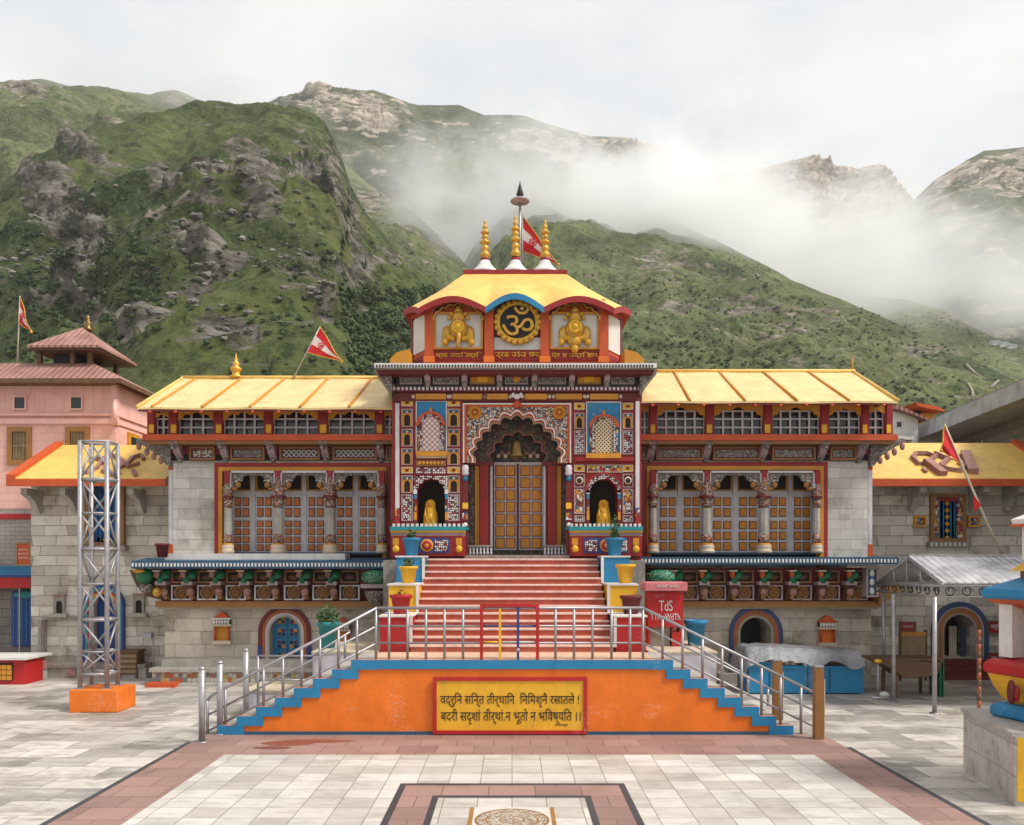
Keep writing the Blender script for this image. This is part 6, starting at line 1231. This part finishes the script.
def mountain(name,ridge,Yf,zf,mat_,amp,seed,nu=240,nv=150,curve=.9,fine=1.,xf=None,rid=.6,terr=0.,base=0.,spots=()):
    """ridge: (px,py,distance) read along the skyline; the slope runs from the foot line to the ridge and down behind"""
    R_=[Vector((X(p,Y),Y,Z(q,Y))) for p,q,Y in ridge]; K=len(ridge)
    px=[r[0] for r in ridge]
    def rd(u):
        p=px[0]+(px[-1]-px[0])*u
        for k in range(K-1):
            if p<=px[k+1] or k==K-2:
                t=(p-px[k])/(px[k+1]-px[k]); t=max(0,min(1,t)); return R_[k].lerp(R_[k+1],t)
    vs=[];fs=[];rk=[]
    NB=int(nv*.22)
    for j in range(nv+NB+1):
        t=j/nv
        for i in range(nu+1):
            u=i/nu; r=rd(u); fx=r.x*(Yf/r.y)
            if t<=1:
                x=fx+(r.x-fx)*t; y=Yf+(r.y-Yf)*t; z=zf+(r.z-zf)*(t**curve)
                env=min(1,t*5)*min(1,.12+(1-t)*4.5)
            else:
                q=(t-1); x=r.x*(1+q*.3); y=r.y+(r.y-Yf)*q; z=r.z-(r.z-zf)*q*1.1; env=.12+min(1,q*4)
            p=Vector((x,y,z*.8)); qx,qy=CX+x*F/y,HY-(z-H)*F/y; rv=base
            for (cx,cy,sx,sy,am) in spots:
                e_=((qx-cx)/sx)**2+((qy-cy)/sy)**2
                if e_<9: rv+=am*math.exp(-e_)
            s0=1/(amp*7)
            n1=noise.ridged_multi_fractal(p*s0+Vector((seed,0,0)),.9,2.1,6,1.,2.) if False else 0
            a=noise.noise(p*s0+Vector((seed,3,1))); h=(1-abs(noise.noise(p*s0*1.9+Vector((seed,9,2))))*2.2)
            c=noise.fractal(p*s0*5+Vector((seed,1,7)),.8,2.1,5)
            c2=1-abs(noise.fractal(p*s0*4+Vector((seed+5,1,7)),.8,2.1,4))*1.6
            d=amp*(a*.9+rid*(h-.4)+.22*c*fine+.18*(c2-.6)*fine)
            if terr: 
                zz=z/(amp*1.1)+a*1.2; d+=terr*amp*(abs((zz%1)-.5)*2-.5)*max(0,noise.noise(p*s0*1.5+Vector((2,seed,4)))+.15)*1.6
            if rv>.08 and fine:
                st=amp*.3; zz=z/st+noise.noise(p*s0*3)*1.5; fr=zz-math.floor(zz); d+=min(rv,.35)*amp*1.3*(fr**2-.4)+min(rv,.3)*amp*.9*noise.fractal(p*s0*11,.7,2.1,3)
            rk.append(rv)
            vs.append((x,y-d*.75*env,z+d*.5*env if t<=1 else z+d*.5*env*.4))
    W=nu+1
    for j in range(nv+NB):
        for i in range(nu): fs.append((j*W+i,j*W+i+1,(j+1)*W+i+1,(j+1)*W+i))
    b=B(); b.add(vs,fs,mat_,True); o=struct(name,b)
    at=o.data.attributes.new('rock','FLOAT','POINT'); at.data.foreach_set('value',rk); return o
MA=mtn('green rocky hillside',thr=.51,g1=(.125,.145,.05),g2=(.065,.08,.03),gb=(.15,.14,.065),r1=(.28,.25,.215),r2=(.14,.125,.105),gd=(.028,.045,.018))
MG=mtn('green hillside',g1=(.165,.185,.08),g2=(.1,.12,.052),gb=(.21,.2,.1))
MC=mtn('far cliff',sc_=.011,r1=(.62,.52,.42),r2=(.36,.3,.24),g1=(.13,.14,.07),g2=(.09,.1,.05),gb=(.2,.18,.12),bd=5)  # rock tones bright and warm: sunlight on the cliffs is painted in
m1=[(-120,330,230),(-40,235,235),(0,200,240),(42,173,248),(100,153,255),(153,135,262),(187,124,266),(220,111.5,270),(271,108.5,275),(297,120,268),(318,133,262),(331,145,258),(345,172,252),(354,198,248),(369,222,244),(400,256,238),(440,292,225),(480,330,210),(540,380,190),(600,425,170)]
mountain('rocky_hill',m1,52,3,MA,13,3,320,230,.86,1.,base=.0,spots=[(190,166,45,5,.3),(228,170,20,9,.3),(62,200,34,12,.3),(45,185,30,6,.2),(90,168,30,5,.25),(55,245,30,20,.22),(10,268,18,8,.3),(60,262,14,22,.25),(195,228,25,10,.28),(230,240,16,10,.25),(250,150,30,16,.22),(262,180,22,20,.18),(300,160,18,22,.22),(330,180,14,26,.22),(350,215,10,20,.2),(205,250,16,20,.2),(190,275,22,14,.2),(140,310,40,14,.22),(225,320,30,22,.22),(290,255,34,24,.2),(340,260,24,22,.2),(320,300,26,14,.2),(240,350,30,10,.2),(370,270,20,20,.14),(110,275,40,30,.1),(130,215,50,30,.1),(200,190,60,20,.12),(400,265,20,14,.15),(60,330,30,16,.1)])
m0=[(-260,120,420),(-100,95,420),(0,86,420),(42,80.5,420),(85,90,425),(127,97,440),(178,90,470),(204,101,470),(218,109,460),(260,135,450),(330,190,430)]
mountain('left_ridge',m0,170,20,MG,16,11,200,120,.8,spots=[(40,100,40,12,.14),(118,148,14,8,.3),(95,155,14,8,.3),(130,140,30,5,.2),(20,95,20,8,.2),(190,100,20,8,.12)])
m2=[(230,165,470),(300,134,430),(340,160,410),(372,187,395),(412,211,375),(436,234,360),(460,258,345),(472,272,335),(520,315,310),(600,370,270)]
mountain('middle_spur',m2,150,10,MG,13,23,170,140,1.1,spots=[(372,200,20,20,.15),(440,250,30,14,.1)])
m4b=[(380,150,720),(420,135,700),(470,142,680),(530,168,650),(590,200,620),(660,240,590),(740,290,560)]
mountain('middle_slope',m4b,440,60,MG,14,37,140,100,.8)
m4=[(390,380,250),(440,300,330),(490,222,420),(535,168,475),(580,178,468),(624,202,440),(664,216,395),(704,236,370),(756,260,340),(796,282,315),(844,300,290),(884,318,270),(924,336,252),(984,364,228),(1024,382,212),(1120,430,180)]
mountain('right_slope',m4,62,3,MG,7,31,320,210,1.22,1.3,spots=[(740,305,30,10,.12),(690,310,20,8,.12),(915,343,10,5,.2),(800,330,60,20,.06),(660,270,30,14,.1)])
m7=[(700,262,620),(780,275,560),(840,292,520),(900,300,480),(944,308,460),(964,322,440),(1000,338,420),(1024,345,410),(1150,380,380)]
mountain('right_lower_ridge',m7,235,5,MG,10,41,140,90,.9,spots=[(950,318,20,5,.15)])
m3=[(200,120,900),(285,101,880),(320,94,880),(372,96,870),(420,106,860),(460,104,850),(484,114,840),(524,114,830),(564,126,820),(588,134,810),(620,135,800),(645,141,790),(660,147,785),(672,158,780),(690,185,770),(715,215,760),(760,240,740),(820,270,720)]
mountain('far_cliffs',m3,480,60,MC,34,53,280,170,.62,1.1,base=.0,spots=[(640,165,50,24,.35),(600,175,50,18,.25),(380,125,30,16,.3),(320,110,40,14,.15),(540,140,60,14,.12)])
m5=[(640,215,980),(700,185,980),(760,168,960),(792,160,950),(816,158,940),(836,167,935),(856,170,930),(872,165,925),(884,166,920),(904,192,910),(925,215,900),(960,240,880),(1010,270,860)]
mountain('far_peak',m5,560,80,MC,30,67,170,120,.62,1.1,base=.1,spots=[(860,190,40,30,.4),(800,180,50,24,.3)])
m6=[(790,400,850),(840,330,840),(880,255,820),(908,205,800),(936,178,780),(960,164,770),(984,150,765),(1024,147,760),(1080,140,750),(1200,120,740)]
mountain('far_right_peak',m6,440,40,MC,32,79,150,120,.62,1.1,base=.05,spots=[(980,180,40,24,.2)])
# shrubs and boulders
def shrubs(name,lab,n,region,seed,m,rs):
    rnd=random.Random(seed); b=B(); dg=bpy.context.evaluated_depsgraph_get(); bpy.context.view_layer.update()
    sc_=bpy.context.scene; cnt=0
    for k in range(n*6):
        if cnt>=n: break
        px,py=region(rnd); o=Vector((0,0,H)); d=Vector(((px-CX)/F,1,(HY-py)/F)).normalized()
        o=o+d*(45/d.y)
        hit,loc,nor,idx,ob,mt=sc_.ray_cast(dg,o,d)
        if not hit or loc.y>460: continue
        if noise.noise(loc*.035+Vector((seed,0,0)))<rnd.uniform(-.35,.25): continue
        cnt+=1; r=rnd.uniform(*rs)*(1+loc.y/400)
        # a clump of small facets
        nf=24
        for q in range(nf):
            dd=Vector((rnd.gauss(0,1),rnd.gauss(0,1),abs(rnd.gauss(0,.8)))).normalized(); p=loc+dd*r*rnd.uniform(.65,1.1)
            u=Vector((rnd.uniform(-1,1),rnd.uniform(-1,1),rnd.uniform(-.4,1))).normalized()*r*.3; v=u.cross(dd).normalized()*r*.22
            b.add([p-u,p+v,p+u,p-v],[(0,1,2,3)],m[q%len(m)])
        b.ball(loc+Vector((0,0,r*.1)),(r*.7,r*.7,r*.5),m[k%2],6,4)
    o=struct(name,b,'stuff'); return o
sh=[paint('dark shrub leaves',(.032,.052,.02),.95,.35,0,.6),paint('mid shrub leaves',(.06,.085,.032),.95,.35,0,.6)]
def regA(r): return r.uniform(0,440),r.uniform(180,375)
def regB(r): return r.uniform(560,1023),r.uniform(250,440)
def regC(r): return r.uniform(340,470),r.uniform(290,380)
def regD(r): return r.uniform(0,160),r.uniform(230,360)
shrubs('hillside_shrubs','',420,regA,3,sh,(.14,.42)); shrubs('hillside_shrubs','',1300,regB,5,sh,(.14,.4)); shrubs('hillside_shrubs','',420,regC,9,sh,(.3,.75)); shrubs('hillside_shrubs','',260,regD,15,sh,(.25,.6))
# pale outcrops: angular boulders where the photograph shows them
def rocks(spots,seed):
    rnd=random.Random(seed); dg=bpy.context.evaluated_depsgraph_get(); sc_=bpy.context.scene
    mt_=[paint('pale weathered rock',(.22,.2,.18),.95,.3,.4,.5,1),paint('dark weathered rock',(.13,.12,.11),.95,.35,.4,.5,1)]
    b=B()
    for cx,cy,sx,sy,n,r0,r1 in spots:
        for k in range(n):
            px=rnd.gauss(cx,sx/2); py=rnd.gauss(cy,sy/2)+ (px-cx)*-.15
            d=Vector(((px-CX)/F,1,(HY-py)/F)).normalized(); o=Vector((0,0,H))+d*45/d.y; hit,loc,nor,idx,ob,m_=sc_.ray_cast(dg,o,d)
            if not hit or loc.y>330: continue
            r=rnd.uniform(r0,r1); vs=[];n_=8
            for j in range(5):
                t=PI*j/4
                for i in range(n_):
                    a=2*PI*i/n_; q=Vector((math.sin(t)*math.cos(a)*1.5,math.sin(t)*math.sin(a),math.cos(t)*.7)); q*=r*(1+.55*noise.noise(q*1.7+loc)); q.z=round(q.z/(r*.35))*r*.35*.8+q.z*.2; vs.append(loc+q)
            b.add(vs,[(j*n_+i,(j+1)*n_+i,(j+1)*n_+(i+1)%n_,j*n_+(i+1)%n_) for j in range(4) for i in range(n_)],mt_[0 if rnd.random()<.45 else 1])
    struct('rock_outcrop',b,'stuff')
rocks([(200,166,62,5,16,.2,.7),(62,200,50,12,14,.2,.7),(60,245,40,18,16,.15,.7),(10,266,26,10,9,.2,.8),(190,222,34,10,9,.2,.7),(262,165,50,20,13,.15,.6),(320,180,40,30,13,.15,.6),(205,260,24,30,12,.15,.6),(150,310,60,20,14,.15,.45),(225,325,50,26,19,.15,.45),(290,250,60,40,22,.15,.5),(320,290,40,20,11,.15,.45),(740,300,80,20,8,.1,.35),(900,345,60,20,6,.1,.3),(850,350,120,30,11,.1,.3)],5)
# track on the right slope, distant hamlet
b=B()
def onhill(px,py):
    d=Vector(((px-CX)/F,1,(HY-py)/F)).normalized(); o=Vector((0,0,H))+d*45/d.y; h,loc,*_=sc.ray_cast(bpy.context.evaluated_depsgraph_get(),o,d); return loc if h else None
bpy.context.view_layer.update()
for pl in ([(966,365),(974,373),(984,380),(998,381),(990,388)],[(968,384),(972,392),(973,400)]):
    q=[onhill(*p) for p in pl]; q=[v+Vector((0,-.15,.1)) for v in q if v]
    if len(q)>1: b.path(q,.3,paint('pale track',(.3,.26,.2),.95,.2,.3,.5),6)
struct('footpath',b)
for k,(px,py) in enumerate(((996,343),(1005,344.5),(1013,346.5))):
    q=onhill(px,py+2)
    if q:
        s_=q.y/F; b=B(); b.box(q.x-s_*4.5,q.x+s_*4,q.y,q.y+5,q.z-4,q.z+s_*2.6,M['white']); b.prism([(q.x-s_*5,q.z+s_*2.6),(q.x+s_*4.5,q.z+s_*2.6),(q.x+s_*3,q.z+s_*4.4),(q.x-s_*3.5,q.z+s_*4.4)],q.y-.4,q.y+5.4,M['concrete']); solo('distant_house',b,['leftmost of three tiny white houses far up the right valley','middle of three tiny white houses far up the right valley','rightmost of three tiny white houses far up the right valley'][k],'house',tuple(q),'tiny houses far up the valley')
# ================================================================ mist
def cloud(name,x0,x1,y0,y1,z0,z1,dens,nscale,lo,hi,seed,top=.35,bot=.25,xl=.2,xr=.2,stretch=(1,1,1.3)):
    m=bpy.data.materials.new('mist'); m.use_nodes=True; n=m.node_tree.nodes; l=m.node_tree.links; n.clear()
    o=n.new('ShaderNodeOutputMaterial'); pv=n.new('ShaderNodeVolumePrincipled'); pv.inputs['Color'].default_value=(1,1,1,1); pv.inputs['Anisotropy'].default_value=.45
    tc=n.new('ShaderNodeTexCoord'); mp=n.new('ShaderNodeMapping'); mp.inputs['Scale'].default_value=stretch; mp.inputs['Location'].default_value=(seed*13,seed*7,seed); l.new(tc.outputs['Object'],mp.inputs[0])
    nz=_noise(n,l,mp.outputs[0],nscale,6,.62)
    g=n.new('ShaderNodeSeparateXYZ'); l.new(tc.outputs['Generated'],g.inputs[0])
    def M_(op,a,c=None,cl=False):
        q=n.new('ShaderNodeMath'); q.operation=op; q.use_clamp=cl
        for i,v in enumerate((a,c)):
            if v is None: continue
            if isinstance(v,(int,float)): q.inputs[i].default_value=v
            else: l.new(v,q.inputs[i])
        return q.outputs[0]
    def edge(s,a,c): return M_('MULTIPLY',M_('DIVIDE',s,a,True),M_('DIVIDE',M_('SUBTRACT',1.,s),c,True))
    e=M_('MULTIPLY',M_('MULTIPLY',edge(g.outputs[0],xl,xr),edge(g.outputs[1],.2,.2)),edge(g.outputs[2],bot,top))
    # the edges eat into the noise so that the bank frays instead of fading evenly
    v=M_('ADD',nz,M_('MULTIPLY',M_('SUBTRACT',e,1.),.55))
    d=M_('DIVIDE',M_('SUBTRACT',v,lo),hi-lo,True)
    l.new(M_('MULTIPLY',d,dens),pv.inputs['Density']); l.new(pv.outputs[0],o.inputs['Volume'])
    b=B(); b.box(x0,x1,y0,y1,z0,z1,m); return struct(name,b,'stuff')
cloud('mist',-260,600,475,700,50,292,.045,.0125,.34,.62,1,.45,.3,.25,.08)
cloud('mist',-150,310,305,480,55,240,.075,.018,.33,.6,4,.42,.35,.3,.5)
cloud('mist',60,420,380,480,80,215,.03,.015,.3,.6,5,.5,.4,.3,.3)
cloud('mist',-280,-60,350,440,190,262,.02,.02,.3,.6,8,.5,.4,.4,.45)
# the damp air itself
hz=bpy.data.materials.new('damp air'); hz.use_nodes=True; n=hz.node_tree.nodes; n.clear(); o=n.new('ShaderNodeOutputMaterial'); pv=n.new('ShaderNodeVolumePrincipled'); pv.inputs['Color'].default_value=(1,1,1,1); pv.inputs['Density'].default_value=.0002; pv.inputs['Anisotropy'].default_value=.2
hz.node_tree.links.new(pv.outputs[0],o.inputs['Volume'])
b=B(); b.box(-905,905,-70,2510,-1.6,470,hz); struct('haze',b,'stuff')
